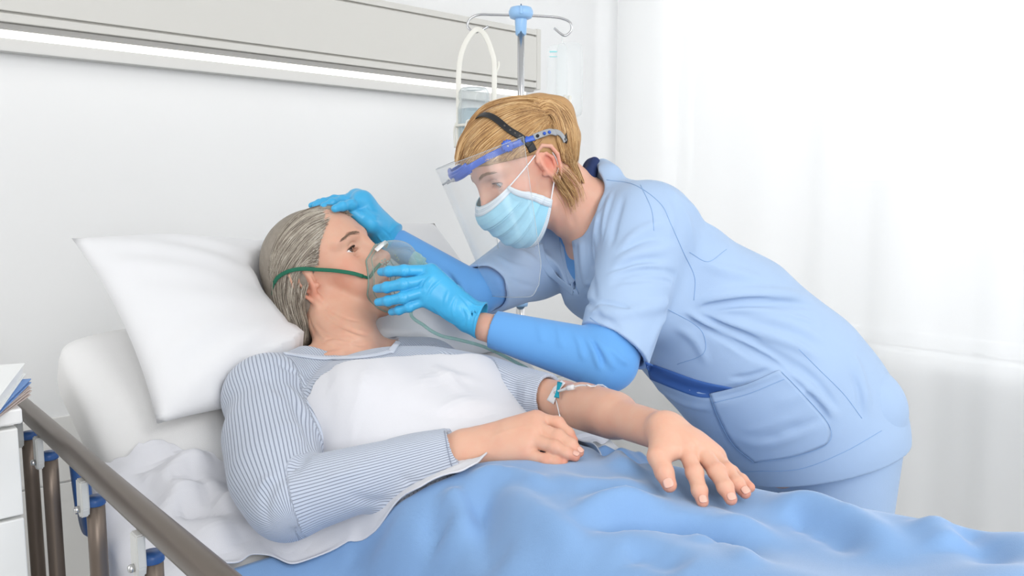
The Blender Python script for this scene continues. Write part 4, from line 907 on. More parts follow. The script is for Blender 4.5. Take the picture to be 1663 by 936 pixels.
scr = sdf_obj('scrub_top', scrub, [-.15, 1.15, .60], [1.0, 2.10, 1.60], .0027, m_scrub, nurse)
lin = Shape(); lin.ell(P(962, 280, 1.645), (.022, .034, .030), k=0); lin.cone(P(955, 288, 1.60), P(966, 262, 1.625), .016, .008, .01)
sdf_obj('collar_lining', lin, P(960, 275, 1.63) - .08, P(960, 275, 1.63) + .08, .002, m_navy, nurse)
# trousers
tr = Shape()
for h0, kn, an in LEG: tr.chain([h0 + [0, 0, .06], kn, an + [0, 0, .0]], [.100, .085, .078], .05, .02)
tr.ell(hp + [-.01, .0, .0], (.13, .13, .12), k=.06)
tr.add(lambda p: (p[:, 2] - .03) * -1 * 1.0 if False else (.04 - p[:, 2]).astype(F32) * -1, (hp[0], hp[1], 0), .3, .001, 's') if False else None
trm = sdf_obj('trousers', tr, [.2, 1.1, .04], [1.1, 2.1, .98], .0055, m_scrub, nurse)
tr.folds([([(1352, 740), (1350, 790), (1345, 830)], .008, .003)])
for i, ft in enumerate(FT):
    s = Shape(); fw = nrm([-.75, -.45, 0]); s.cone(ft + [0, 0, .045], ft + fw * .13 + [0, 0, .035], .042, .036, .01); s.ell(ft + fw * .06 + [0, 0, .018], (.11, .05, .018), R=np.stack([fw, np.cross(ZA, fw), ZA], 1), k=.01)
    sdf_obj('clog', s, ft - [.2, .2, .0], ft + [.2, .2, .12], .004, mat('white_clog', (.8, .8, .8)) if i == 0 else D.materials['white_clog'], nurse)
scrub_neck = [(966, 254), (958, 285), (944, 318), (928, 352), (914, 385), (920, 425), (934, 470)]
for q_ in ([(966, 256), (958, 285), (944, 318), (928, 352), (914, 388), (921, 428), (936, 476)], [(874, 392), (882, 425), (902, 452), (936, 478)]):
    w = scrub.line(q_, 6, off=.0006); w = np.stack([np.convolve(np.pad(w[:, k], 3, 'edge'), np.ones(7) / 7, 'valid') for k in range(3)], 1); tube('neck_band', w, .0085, m_scrub, scr, raw=True, flat=.22, fn=scrub.grad(w), res=12)
# seams, pocket and hems follow the cloth
def seam(pts, r=.00045, m=m_seam, off=.0003, s=scrub, name='seam'):
    w = s.line(pts, 8, off=off); return tube(name, w, r, m, scr, raw=True, res=6)
for p_ in ([(985, 292), (1030, 300), (1072, 330), (1090, 365), (1110, 410), (1128, 450), (1127, 488)], [(1040, 300), (1058, 340), (1062, 375)], [(952, 308), (934, 350), (918, 398), (925, 440), (940, 478)], [(958, 516), (1000, 548), (1043, 585)],
           [(1120, 410), (1150, 425), (1180, 405)], [(1085, 503), (1125, 525), (1143, 545), (1142, 575), (1100, 592)], [(1165, 768), (1230, 766), (1300, 762), (1370, 735), (1432, 700)], [(1290, 560), (1330, 600), (1370, 640), (1400, 680)]): seam(p_)
pocket_px = [(1152, 640), (1210, 626), (1268, 600), (1300, 630), (1345, 690), (1340, 722), (1240, 755), (1205, 740), (1180, 710), (1152, 640)]
G, _ = patch(scrub, [(1152, 640), (1266, 601), (1343, 722), (1225, 752)], 26, 22, .0030, edges=([(1152, 640), (1210, 626), (1266, 601)], [(1266, 601), (1300, 636), (1346, 690), (1343, 722)], [(1225, 752), (1290, 742), (1343, 722)], [(1152, 640), (1166, 678), (1190, 722), (1225, 752)]))
G[0] += (CAMP - G[0]) / np.linalg.norm(CAMP - G[0], axis=1)[:, None] * .004
shell('pocket', G, .0022, m_scrub, scr)
for p_ in ([(1152, 641), (1166, 678), (1190, 722), (1225, 752)], [(1225, 752), (1290, 742), (1343, 722), (1346, 690), (1300, 636), (1268, 603)], [(1157, 655), (1215, 640), (1274, 616)]): seam(p_, off=.0048)

# gap below the chest pocket: undershirt blue darkened to paint its shade
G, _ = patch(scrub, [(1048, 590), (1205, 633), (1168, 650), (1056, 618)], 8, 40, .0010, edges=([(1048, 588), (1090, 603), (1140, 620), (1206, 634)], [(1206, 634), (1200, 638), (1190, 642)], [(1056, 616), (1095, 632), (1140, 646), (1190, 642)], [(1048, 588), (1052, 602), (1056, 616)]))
shell('gap_shade_patch', G, .0016, m_gap_shade, scr)
# ------------------------------------------------------------------ hair
def guide_strands(shape, guides, n, npts, off0, off1, wob, rng, jit=3.0, d0=1.2, d1=1.85, ends=.15):
    G = [np.asarray(g, float) for g in guides]; R = []
    for g in G:
        e = smoothline(g, 8); L = np.r_[0, np.cumsum(np.linalg.norm(np.diff(e, axis=0), axis=1))]; t = np.linspace(0, L[-1], npts); R.append(np.stack([np.interp(t, L, e[:, 0]), np.interp(t, L, e[:, 1])], 1))
    R = np.stack(R); s = rng.uniform(0, len(G) - 1.0001, n); i = s.astype(int); f = (s - i)[:, None, None]; q = R[i] * (1 - f) + R[i + 1] * f
    tt = np.linspace(0, 1, npts)
    # random start/end, slow wander
    a = rng.uniform(0, ends, n); b = rng.uniform(1 - ends, 1.0, n); idx = (a[:, None] + (b - a)[:, None] * tt) * (npts - 1); k = np.clip(idx.astype(int), 0, npts - 2); fr = (idx - k)[..., None]
    q = np.take_along_axis(q, k[..., None].repeat(2, 2), 1) * (1 - fr) + np.take_along_axis(q, (k + 1)[..., None].repeat(2, 2), 1) * fr
    ph = rng.uniform(0, 6.28, (n, 2)); am = rng.normal(0, 1, (n, 1)); q = q + (rng.normal(0, jit, (n, 1, 2)) * .6 + jit * .5 * np.sin(ph[:, None] + tt[None, :, None] * rng.uniform(1, 5, (n, 1, 1)))) * 1.0
    w, h = shape.cast(q[..., 0], q[..., 1], d0=d0, d1=d1); dep = (w - CAMP) @ CF; out = []
    offs = rng.uniform(off0, off1, n)
    for j in range(n):
        g = np.flatnonzero(h[j])
        if len(g) < npts * .5: continue
        dd = np.interp(np.arange(npts), g, dep[j][g]); dd = np.convolve(np.pad(dd, 2, 'edge'), np.ones(5) / 5, 'valid')
        out.append(P(q[j, :, 0], q[j, :, 1], dd - offs[j] - wob * .5 * np.sin(tt * 9 + ph[j, 0])))
    return out
def below(s, n_local, c_local, Hd):   # half-space in head coords
    c = Hd.w(c_local).astype(F32); n = nrm(Hd.wd(n_local)).astype(F32); return lambda p: ((p - c) @ n).astype(F32)
m_hairp = hair_mat('grey_hair', [(.085, .070, .060), (.20, .165, .13), (.36, .31, .25), (.52, .47, .39), (.66, .62, .55)], .42)
m_hairn = hair_mat('blond_hair', [(.15, .070, .028), (.34, .175, .065), (.52, .30, .12), (.68, .44, .20), (.82, .62, .36)], .38)
m_hbp = mat('grey_hair_base', (.27, .235, .195), rough=.6, var=.12, vscale=90)
m_hbn = mat('blond_hair_base', (.46, .27, .12), rough=.6, var=.10, vscale=90)
ph_ = Shape(); PH_c = PH.w
ph_.ell(PH.w((0, -.016, .048)), np.array([.0815, .0975, .0825]) * PH.sc, R=PH.M, k=0)
ph_.ell(PH.w((0, -.035, -.01)), np.array([.076, .07, .07]) * PH.sc, R=PH.M, k=.03)
# face side of the hairline is cleared
ph_.add(below(None, (0, -.86, -.50), (0, .040, .098), PH), PH.o, .3, .006, 'x')
def hairline(p, H=PH):
    q = ((p - H.o.astype(F32)) @ H.M.astype(F32)) / F32(H.sc); z = q[:, 2]; x = np.abs(q[:, 0])
    yb = np.interp(z, [-.06, -.01, .02, .05, .08, .105, .13], [-.030, -.010, .022, .040, .060, .074, .07]).astype(F32); return (q[:, 1] - yb).astype(F32)
ph_.items[-1] = (hairline, PH.o, .3, .010, 'i')
ph_.chain(pk((466, 455, 1.57), (472, 505, 1.55), (480, 545, 1.53), (474, 566, 1.51)), [.040, .036, .028, .014], .03, .02)
hb = sdf_obj('hair', ph_, PH.o - .22, PH.o + .2, .0026, m_hbp, patient)
gp = [[(560, 347), (528, 338), (490, 348), (460, 376), (444, 410), (438, 446)], [(572, 351), (545, 341), (512, 348), (478, 370), (452, 402), (441, 440)], [(566, 350), (535, 350), (503, 361), (472, 388), (451, 425), (444, 470)], [(556, 354), (525, 365), (495, 388), (469, 420), (452, 458), (452, 500)],
      [(545, 366), (520, 382), (495, 405), (472, 436), (458, 475), (462, 520)], [(535, 384), (516, 398), (494, 420), (475, 450), (464, 492), (472, 540)], [(524, 408), (510, 418), (492, 430), (474, 462), (470, 510), (476, 556)], [(518, 432), (506, 430), (486, 438), (476, 475), (478, 520), (474, 572)]]
rg = np.random.default_rng(5)
cs = guide_strands(ph_, gp, 3800, 22, .0, .006, .002, rg, 3.0, d0=1.25, d1=1.8)
cs += guide_strands(ph_, [[(450, 440), (446, 470), (455, 510), (470, 545), (468, 576)], [(470, 440), (462, 480), (470, 520), (482, 550), (472, 574)], [(484, 455), (480, 490), (488, 525), (494, 550), (484, 570)]], 900, 18, .0, .008, .003, rg, 3.5, d0=1.25, d1=1.8)
cs += guide_strands(ph_, [[(500, 462), (492, 492), (497, 525), (500, 550)], [(478, 470), (484, 505), (494, 540), (490, 566)]], 220, 14, .004, .012, .002, rg, 3, d0=1.25, d1=1.8)
strands('hair_strands', cs, list(rg.uniform(.00028, .00055, len(cs))), m_hairp, hb)
# eyebrows, lashes
def brow(H, q, m, parent, n=130, a=(.014, .0455), b=(.047, .041), rng=rg):
    T = rng.uniform(0, 1, n)[:, None]; f = np.linspace(0, 1, 5)[None]; x = a[0] + (b[0] - a[0]) * T; z = a[1] + (b[1] - a[1]) * T + .0055 * np.sin(T * 2.6) + rng.normal(0, .0013, (n, 1)) * (1.2 - .6 * T); L = .008
    pts = np.stack([q * (x + L * f * .95), np.full((n, 5), .12), z + L * f * (.35 - .5 * T)], -1).reshape(-1, 3).astype(F32)
    for _i in range(12): pts[:, 1] -= np.clip(H.shape(pts) * .9, -.02, .02)
    pts[:, 1] += .0008; return strands('eyebrow', list(H.w(pts).reshape(n, 5, 3)), .00026, m, parent)
def lashes(H, q, m, parent, op, lids, rng=rg):
    cs_ = []; e = np.array([.031, .0655, .0225])
    for i in range(34):
        x = -.012 + .025 * i / 33; w = max(0, 1 - (x / .0148) ** 2); z = op * w ** .8 - lids + .05 * x; y = math.sqrt(max(.0146 ** 2 - x * x - z * z, .00002))
        p0 = np.array([q * (e[0] + x), e[1] + y, e[2] + z]); L = .0055 + .0025 * (x / .013); d = np.array([q * x * 22, 1, -.1]); d = nrm(d)
        cs_.append(np.array([H.w(p0 + d * L * f + np.array([0, 0, L * .55 * f * f])) for f in (0, .35, .7, 1)]))
    return strands('eyelashes', cs_, .00030, m, parent)
m_browp = mat('brown_brow', (.20, .125, .085), rough=.6); m_brown = mat('blond_brow', (.30, .17, .09), rough=.6); m_lash = mat('lash_dark', (.03, .02, .015), rough=.6)
for q in (1, -1):
    brow(PH, q, m_browp, patient); lashes(PH, q, m_lash, patient, .0048, .0008)
    brow(NH, q, m_brown, nurse); lashes(NH, q, m_lash, nurse, .0064, .0028)
# nurse hair
nh_ = Shape(); nh_.ell(NH.w((0, -.016, .047)), np.array([.0820, .0985, .0830]) * NH.sc, R=NH.M, k=0)
nh_.ell(NH.w((0, -.045, .01)), np.array([.066, .058, .060]) * NH.sc, R=NH.M, k=.03)
nh_.ell(NH.w((0, .028, .042)), np.array([.069, .072, .079]) * NH.sc, R=NH.M, k=.02)
def hairline_n(p, H=NH):
    q = ((p - H.o.astype(F32)) @ H.M.astype(F32)) / F32(H.sc); z = q[:, 2]
    yb = np.interp(z, [-.075, -.05, -.02, .005, .028, .040, .058, .075, .10, .13], [-.2, -.085, -.045, -.022, -.004, .030, .076, .100, .110, .10]).astype(F32); return (q[:, 1] - yb).astype(F32)
nh_.add(hairline_n, NH.o, .3, .008, 'i')
nh_.chain(pk((880, 182, 1.545), (900, 186, 1.55)), [.034, .032], .02); nh_.chain(pk((906, 186, 1.55), (920, 222, 1.545), (926, 250, 1.55), (932, 268, 1.555)), [.030, .025, .015, .005], .02, .01)
hbn = sdf_obj('hair', nh_, NH.o - .2, NH.o + .22, .0026, m_hbn, nurse)
gn = [[(738, 255), (745, 218), (768, 186), (800, 163), (845, 155), (884, 164)], [(760, 200), (785, 172), (815, 160), (850, 156), (880, 160), (905, 176)], [(738, 262), (742, 228), (760, 196), (795, 172), (840, 162), (882, 172)], [(742, 266), (752, 232), (778, 202), (812, 180), (850, 170), (884, 178)], [(752, 268), (768, 238), (798, 210), (832, 190), (866, 180), (888, 184)],
      [(775, 262), (797, 238), (824, 216), (852, 198), (874, 188), (890, 188)], [(805, 260), (828, 240), (850, 218), (870, 202), (890, 192)], [(838, 258), (858, 238), (872, 222), (884, 206), (893, 195)], [(862, 240), (876, 228), (886, 214), (893, 204), (897, 196)]]
gn2 = [[(914, 256), (911, 240), (906, 224), (902, 210), (898, 198)], [(930, 290), (924, 264), (916, 240), (908, 218), (902, 202)], [(950, 300), (938, 272), (928, 248), (918, 222), (908, 202)]]
rn = np.random.default_rng(9)
cn = guide_strands(nh_, gn, 3900, 20, .0, .005, .001, rn, 2.2, d0=1.25, d1=1.8, ends=.10)
cn += guide_strands(nh_, gn2, 900, 20, .0, .005, .001, rn, 1.6, d0=1.25, d1=1.8, ends=.10)
cn += guide_strands(nh_, [[(868, 172), (884, 163), (903, 170), (917, 195), (925, 235), (934, 270)], [(874, 180), (890, 172), (906, 185), (914, 215), (922, 250), (935, 285)], [(880, 190), (895, 184), (905, 205), (909, 235), (920, 262), (940, 290)]], 900, 18, .0, .006, .002, rn, 2.2, d0=1.25, d1=1.8, ends=.12)
cn += guide_strands(nb, [[(905, 268), (915, 285), (930, 300), (945, 312)], [(898, 290), (908, 310), (920, 330), (925, 355)], [(912, 262), (930, 280), (945, 300), (952, 325)]], 150, 12, .003, .014, .003, rn, 4, d0=1.3, d1=1.85, ends=.3)
cn += guide_strands(nh_, [[(742, 262), (740, 272), (745, 284), (752, 292)], [(752, 250), (748, 265), (750, 278), (757, 286)]], 90, 10, .001, .008, .001, rn, 3, d0=1.25, d1=1.8)
cn += guide_strands(nh_, [[(872, 160), (898, 162), (920, 176), (934, 202), (938, 238), (936, 272)], [(866, 165), (892, 168), (913, 183), (926, 208), (931, 240), (932, 275)], [(862, 170), (886, 174), (904, 190), (916, 214), (923, 244), (928, 272)]], 900, 18, .0, .005, .001, rn, 1.8, d0=1.25, d1=1.85, ends=.12)
strands('hair_strands', cn, list(rn.uniform(.00028, .00052, len(cn))), m_hairn, hbn)
# ------------------------------------------------------------------ bedding (heights in the bed frame, relative to camera level)
under = Shape(); torso_p(under, .015)
for q in (hl, hr): under.chain(q, [.094, .066, .048], .05, .03); under.cone(q[2], q[2] + np.array([0, 0, .07]) - HD * .10, .040, .032, .04)
under.ell(B(-.04, -.78, -.47), (.17, .17, .10), k=.06)
for a, b in ((hl, hr),):
    for i in range(2): under.cone((a[i] + b[i]) / 2, (a[i + 1] + b[i + 1]) / 2, .062, .045, .06)
GU = np.arange(-.48, .4801, .008); GV = np.arange(-1.84, -.06, .008); UU, VV = np.meshgrid(GU, GV, indexing='ij')
MT = mattz(VV) - .035 * np.clip((np.abs(UU) - .40) / .06, 0, 1) ** 2
def topz(shape):
    z = np.full(UU.shape, -.10)
    for _ in range(26):
        p = (HO + UU[..., None] * WD + VV[..., None] * HD + z[..., None] * ZA).reshape(-1, 3).astype(F32); z = np.maximum(z - shape(p).reshape(UU.shape) * .9, -1.0)
    return z
def blur(a, n):
    for _ in range(n):
        b = np.pad(a, 1, 'edge'); a = (b[:-2, 1:-1] + b[2:, 1:-1] + b[1:-1, :-2] + b[1:-1, 2:] + 4 * b[1:-1, 1:-1]) / 8
    return a
HT = np.maximum(topz(under), MT); HS = HT.copy()
for _ in range(5): HS = np.maximum(HS, blur(HS, 14))
HS = blur(HS, 6)
def samp(Hm, u, v):
    x = np.clip((np.asarray(u) - GU[0]) / .008, 0, len(GU) - 1.001); y = np.clip((np.asarray(v) - GV[0]) / .008, 0, len(GV) - 1.001); i = x.astype(int); j = y.astype(int); fx, fy = x - i, y - j
    return Hm[i, j] * (1 - fx) * (1 - fy) + Hm[i + 1, j] * fx * (1 - fy) + Hm[i, j + 1] * (1 - fx) * fy + Hm[i + 1, j + 1] * fx * fy
def pix2uv(px, py, Hm, off=0):
    """where photo pixels meet the height surface"""
    r = raydir(np.asarray(px, float), np.asarray(py, float)); t = np.full(r.shape[:-1], .45); done = np.zeros(t.shape, bool)
    for _ in range(420):
        w = CAMP + r * t[..., None] - HO; u, v, z = w @ WD, w @ HD, w[..., 2]; h = samp(Hm, u, v) + off
        below_ = (z < h) & (u > -.60) & (u < .60); done |= below_; t = np.where(done, t, t + .005)
        if done.all(): break
    w = CAMP + r * t[..., None] - HO; return w @ WD, w @ HD, done
def foldmap(Hm, spec):
    """gaussian ridges and valleys drawn along pixel polylines laid on the height surface"""
    A = np.zeros(UU.shape)
    for pts, w, a in spec:
        e = smoothline(pts, 5); u, v, ok = pix2uv(e[:, 0], e[:, 1], Hm); u, v = u[ok], v[ok]
        if len(u) < 3: continue
        best = np.full(UU.shape, 9.); tt = np.zeros(UU.shape); n = len(u) - 1
        for i in range(n):
            dx, dy = u[i + 1] - u[i], v[i + 1] - v[i]; L = dx * dx + dy * dy + 1e-9; t = np.clip(((UU - u[i]) * dx + (VV - v[i]) * dy) / L, 0, 1)
            d = (UU - u[i] - t * dx) ** 2 + (VV - v[i] - t * dy) ** 2; m = d < best; best = np.where(m, d, best); tt = np.where(m, (i + t) / n, tt)
        e_ = np.clip(np.minimum(tt, 1 - tt) / .3, 0, 1); A += a * e_ * e_ * (3 - 2 * e_) * np.exp(-best / (w * w))
    return A
# blue blanket
HB = HS + .010
HB = HB + foldmap(HB, [([(902, 846), (1000, 826), (1104, 836), (1190, 862), (1300, 905)], .018, 0.0240), ([(920, 868), (1010, 848), (1100, 858), (1180, 885), (1260, 925)], .016, -0.0210), ([(745, 790), (800, 778), (860, 790), (900, 810)], .014, 0.0150),
      ([(715, 800), (735, 830), (745, 870), (740, 920)], .016, 0.0210), ([(690, 830), (712, 860), (715, 910)], .014, -0.0150), ([(770, 800), (790, 840), (800, 890), (830, 930)], .016, -0.0180), ([(800, 790), (850, 830), (900, 870), (960, 930)], .020, 0.0150),
      ([(940, 745), (990, 735), (1010, 760), (1050, 780)], .014, 0.0150), ([(960, 720), (1000, 735), (1040, 760)], .012, -0.0150), ([(870, 765), (930, 790), (1010, 795), (1080, 800)], .018, 0.0090), ([(1230, 810), (1320, 830), (1400, 870), (1480, 930)], .022, 0.0180),
      ([(1260, 840), (1340, 865), (1410, 910)], .018, -0.0150), ([(1420, 830), (1500, 850), (1560, 900)], .022, 0.0150), ([(1480, 835), (1570, 870), (1640, 925)], .02, -0.0150), ([(600, 900), (650, 890), (700, 905)], .014, 0.0120), ([(560, 910), (600, 880), (650, 860)], .012, -0.0105),
      ([(1100, 870), (1180, 890), (1240, 930)], .014, 0.0120), ([(1000, 900), (1060, 905), (1120, 930)], .016, -0.0120)])
limbs = Shape(); limbs.chain(ARM_R, [.062, .054, .036], .02); limbs.chain(ARM_L[1:], [.036, .0265], .02)
hand(limbs, P(752, 729, 1.122), RF, RT, sc=1.0); hand(limbs, P(1086, 698, 1.022), LF, LT, sc=1.02)
def limb_floor():
    z = np.full(UU.shape, -.62); ok = np.ones(UU.shape, bool)
    for _ in range(40):
        p = (HO + UU[..., None] * WD + VV[..., None] * HD + z[..., None] * ZA).reshape(-1, 3).astype(F32); v = limbs(p).reshape(UU.shape); z = np.where(v > 8e-4, z + np.maximum(v * .85, 6e-4), z)
    return np.where(z < -.15, z, 9.)
LFZ = limb_floor(); FLR = (limbs, LFZ)
def under_limbs(Hm, gap):
    d = np.maximum(Hm - (LFZ - gap), 0); d = np.where(LFZ > 5, 0, d); e = d.copy()
    for _ in range(5): e = np.maximum(d, blur(e, 5) * .98)
    e = blur(e, 3)
    return Hm - e
HB = np.maximum(under_limbs(HB, -.0025), HT - .010)
hx, hy = (P(1140, 812, .925) - HO) @ WD, (P(1140, 812, .925) - HO) @ HD; hz = (P(1140, 812, .925) - HO)[2] - .010
near = np.exp(-(((UU - hx) / .10) ** 2 + ((VV - hy) / .05) ** 2) ** 2); HB = HB - near * np.maximum(HB - hz, 0) * .9
m_blan = mat('blue_blanket', (.205, .35, .59), rough=.9, spec=.1, sheen=.4, bump=.35, bscale=900, var=.03, vscale=12)
bpx = [(330, 932), (385, 930), (405, 912), (416, 892), (428, 912), (444, 926), (492, 929), (530, 912), (570, 885), (610, 860), (660, 826), (700, 797), (742, 778), (758, 772), (775, 757), (800, 742), (850, 730), (900, 719), (930, 715), (960, 711), (1000, 716), (1030, 719), (1060, 716)]
def bound(px):
    e = smoothline(px, 6); u, v, ok = pix2uv(e[:, 0], e[:, 1], HB, .006); u, v = u[ok], v[ok]; o = np.argsort(u); return u[o], v[o]
bu, bv = bound(bpx)
def vb(u):
    """foot-side hem of the folded-over sheet, as a function of the position across the bed"""
    k = np.where(np.asarray(u)[..., None] > -.03, .055, .012); w = np.exp(-((np.asarray(u)[..., None] - bu) / k) ** 2) + 1e-9; r = (w * bv).sum(-1) / w.sum(-1); return np.where(np.asarray(u) < bu[0], bv[0], np.where(np.asarray(u) > bu[-1], bv[-1], r))
def sidewrap(s, v, Hm, off, hw=.462, drop_w=.018, sway=0):
    """position for a cloth coordinate s across the bed: beyond the mattress edge it hangs down"""
    u = np.clip(s, -hw, hw); ex = np.abs(s) - hw; ex = np.maximum(ex, 0); z = samp(Hm, u, v) + off
    r = .03; a = np.clip(ex / r, 0, math.pi / 2); du = np.sin(a) * r; dz = (1 - np.cos(a)) * r + np.maximum(ex - r * math.pi / 2, 0)
    u = u + np.sign(s) * (du + sway * np.clip(ex / .2, 0, 1) * np.sin(v * 34 + s * 6) * .012); return u, z - dz
def cloth(name, s_arr, v0, v1, Hm, off, nv, m, parent=None, extra=None, th=.0022, sway=1):
    S = s_arr[:, None] * np.ones((1, nv)); t = np.linspace(0, 1, nv)[None]; V_ = v0[:, None] * (1 - t) + v1[:, None] * t
    U, Z = sidewrap(S, V_, Hm, off, sway=sway)
    if extra is not None: dz = extra(U, V_, S, t); Z = Z + dz
    G = HO + U[..., None] * WD + V_[..., None] * HD + Z[..., None] * ZA
    return shell(name, G, th, m, parent, flip=True)
sa = np.r_[np.linspace(-.86, -.47, 70), np.linspace(-.465, .465, 230), np.linspace(.47, .80, 50)]
vtop = np.minimum(vb(np.clip(sa, -.46, .46)) + .018, -.40)
blanket = cloth('blanket', sa, vtop, np.full(len(sa), -1.80), HB, .0, 300, m_blan, th=.005)
tag(blanket, 'soft blue blanket spread over the lying woman\'s legs and hips', 'blanket')
# white top sheet: over the chest, under the forearm, folded back over the blanket's edge
tpx = [(505, 642), (509, 625), (518, 611), (535, 600), (560, 591), (620, 583), (690, 578), (770, 577)]
e = smoothline(tpx, 6); tu, tv, ok = pix2uv(e[:, 0], e[:, 1], HS, .004); tu, tv = tu[ok], tv[ok]; o_ = np.argsort(tu); tu, tv = tu[o_], tv[o_]
lpx = [(160, 738), (200, 738), (240, 716), (290, 716), (340, 730), (378, 748)]
e = smoothline(lpx, 6); lu, lv, ok = pix2uv(e[:, 0], e[:, 1], HS, .02); lu, lv = lu[ok], lv[ok]
o_ = np.argsort(lu); lu, lv = lu[o_], lv[o_]
TU = np.r_[lu, tu]; TV = np.r_[lv, tv]
def vt(u): return np.interp(u, TU, TV)
HW = HS + foldmap(HS, [([(600, 590), (590, 640), (575, 700), (560, 745)], .010, .006), ([(640, 600), (620, 660), (600, 720)], .010, -.004), ([(540, 620), (530, 660), (525, 720)], .009, .004), ([(660, 640), (720, 620), (790, 625)], .010, .004), ([(650, 700), (720, 670), (800, 650)], .012, .005),
      ([(680, 715), (760, 685), (820, 665)], .009, -.004), ([(610, 750), (680, 715), (740, 700)], .010, .004), ([(700, 600), (730, 620), (750, 650)], .012, .005),
      ([(180, 750), (240, 720), (300, 722), (370, 750)], .012, .010), ([(200, 790), (250, 760), (300, 742), (360, 748)], .010, -.008), ([(250, 800), (300, 770), (350, 760)], .014, .014), ([(230, 770), (260, 800), (320, 830)], .012, .010), ([(250, 860), (310, 820), (380, 800)], .014, .012),
      ([(330, 880), (380, 840), (420, 850), (440, 880)], .014, .014), ([(300, 790), (330, 810), (350, 850)], .010, -.009), ([(280, 850), (330, 850), (380, 870)], .010, -.010), ([(350, 900), (420, 885), (480, 900), (540, 890)], .010, .006)])
mask_l = np.clip((-.13 - UU) / .12, 0, 1); ck = .0
HW = HW + mask_l * (.004 * np.sin(UU * 61 + VV * 33 + 1.2 * np.sin(VV * 41)) + .003 * np.sin(VV * 57 - UU * 40)) + .008 * mask_l
# bunched up around the elbow
eu, ev = -.33, -.44
HW = HW + .040 * np.exp(-((UU - eu) ** 2 + (VV - ev) ** 2) / .10 ** 2)
sb = np.r_[np.linspace(-.98, -.47, 90), np.linspace(-.465, .43, 330)]
v_up = vt(sb); v_dn = vb(np.clip(sb, -.455, .46)); 
HWB = np.where(True, HW, HW)
# wherever the sheet lies over the blanket it takes the blanket's shape
HW = np.maximum(under_limbs(HW, -.001), HT - .0065); wgt = np.clip((vb(UU) + .060 - VV) / .035, 0, 1); HWB = HW * (1 - wgt) + np.maximum(HB + .006, HW * 0 + HB + .006) * wgt
sheet = cloth('top_sheet', sb, v_up, v_dn, HWB, .004, 230, m_sheet, extra=lambda U, V_, S, t: .008 * np.exp(-((1 - t) / .03) ** 2) * (.5 + .5 * np.sin(U * 60)), th=.0022)
tag(sheet, 'white bed sheet over the lying woman\'s chest, turned back over the blue blanket', 'sheet')
# pillow
tl, bl, tr_ = PA; y_ = nrm(tl - bl); x_ = tr_ - tl; wv = np.linalg.norm(x_); x_ = nrm(x_ - y_ * (x_ @ y_)); hv = np.linalg.norm(tl - bl)
pc = bl + x_ * .41 + y_ * hv / 2; zz = np.cross(x_, y_)
pil = pillow('pillow', pc + zz * -.01, x_, y_, .84, hv, .15, m_pillow)
pv = np.empty(len(pil.data.vertices) * 3, F32); pil.data.vertices.foreach_get('co', pv); pv = pv.reshape(-1, 3)
occ = Shape(); occ.ell(PH.w((0, -.02, .045)), np.array([.086, .104, .094]) * PH.sc, R=PH.M, k=0); occ.chain(pk((470, 455, 1.57), (474, 505, 1.55), (480, 545, 1.53)), [.045, .042, .036], .03); occ.cone(PH.w((0, -.02, -.03)), B(-.035, -.135, -.285), .065, .07, .03)
torso_p(occ, .012); occ.cone(ARM_R[0], ARM_R[1], .066, .056, .03); occ.cone(ARM_L[0], ARM_L[1], .062, .048, .03)
dent = np.zeros(len(pv))
for t_ in np.arange(0, .26, .007):
    v = occ((pv - zz * t_).astype(F32)); dent = np.where(v < .004, t_ + .006, dent)
ctr = PH.w((0, -.02, .03)); rr = np.linalg.norm((pv - ctr) - ((pv - ctr) @ zz)[:, None] * zz, axis=1); dent = np.maximum(dent, .075 * np.exp(-(rr / .16) ** 2))
key_ = dent.copy()
dent = np.minimum(dent, .35); pv2 = pv - zz * dent[:, None]
pil.data.vertices.foreach_set('co', pv2.astype(F32).ravel()); pil.data.update()
tag(pil, 'plump white pillow under the grey-haired woman\'s head, propped on the raised backrest', 'pillow')
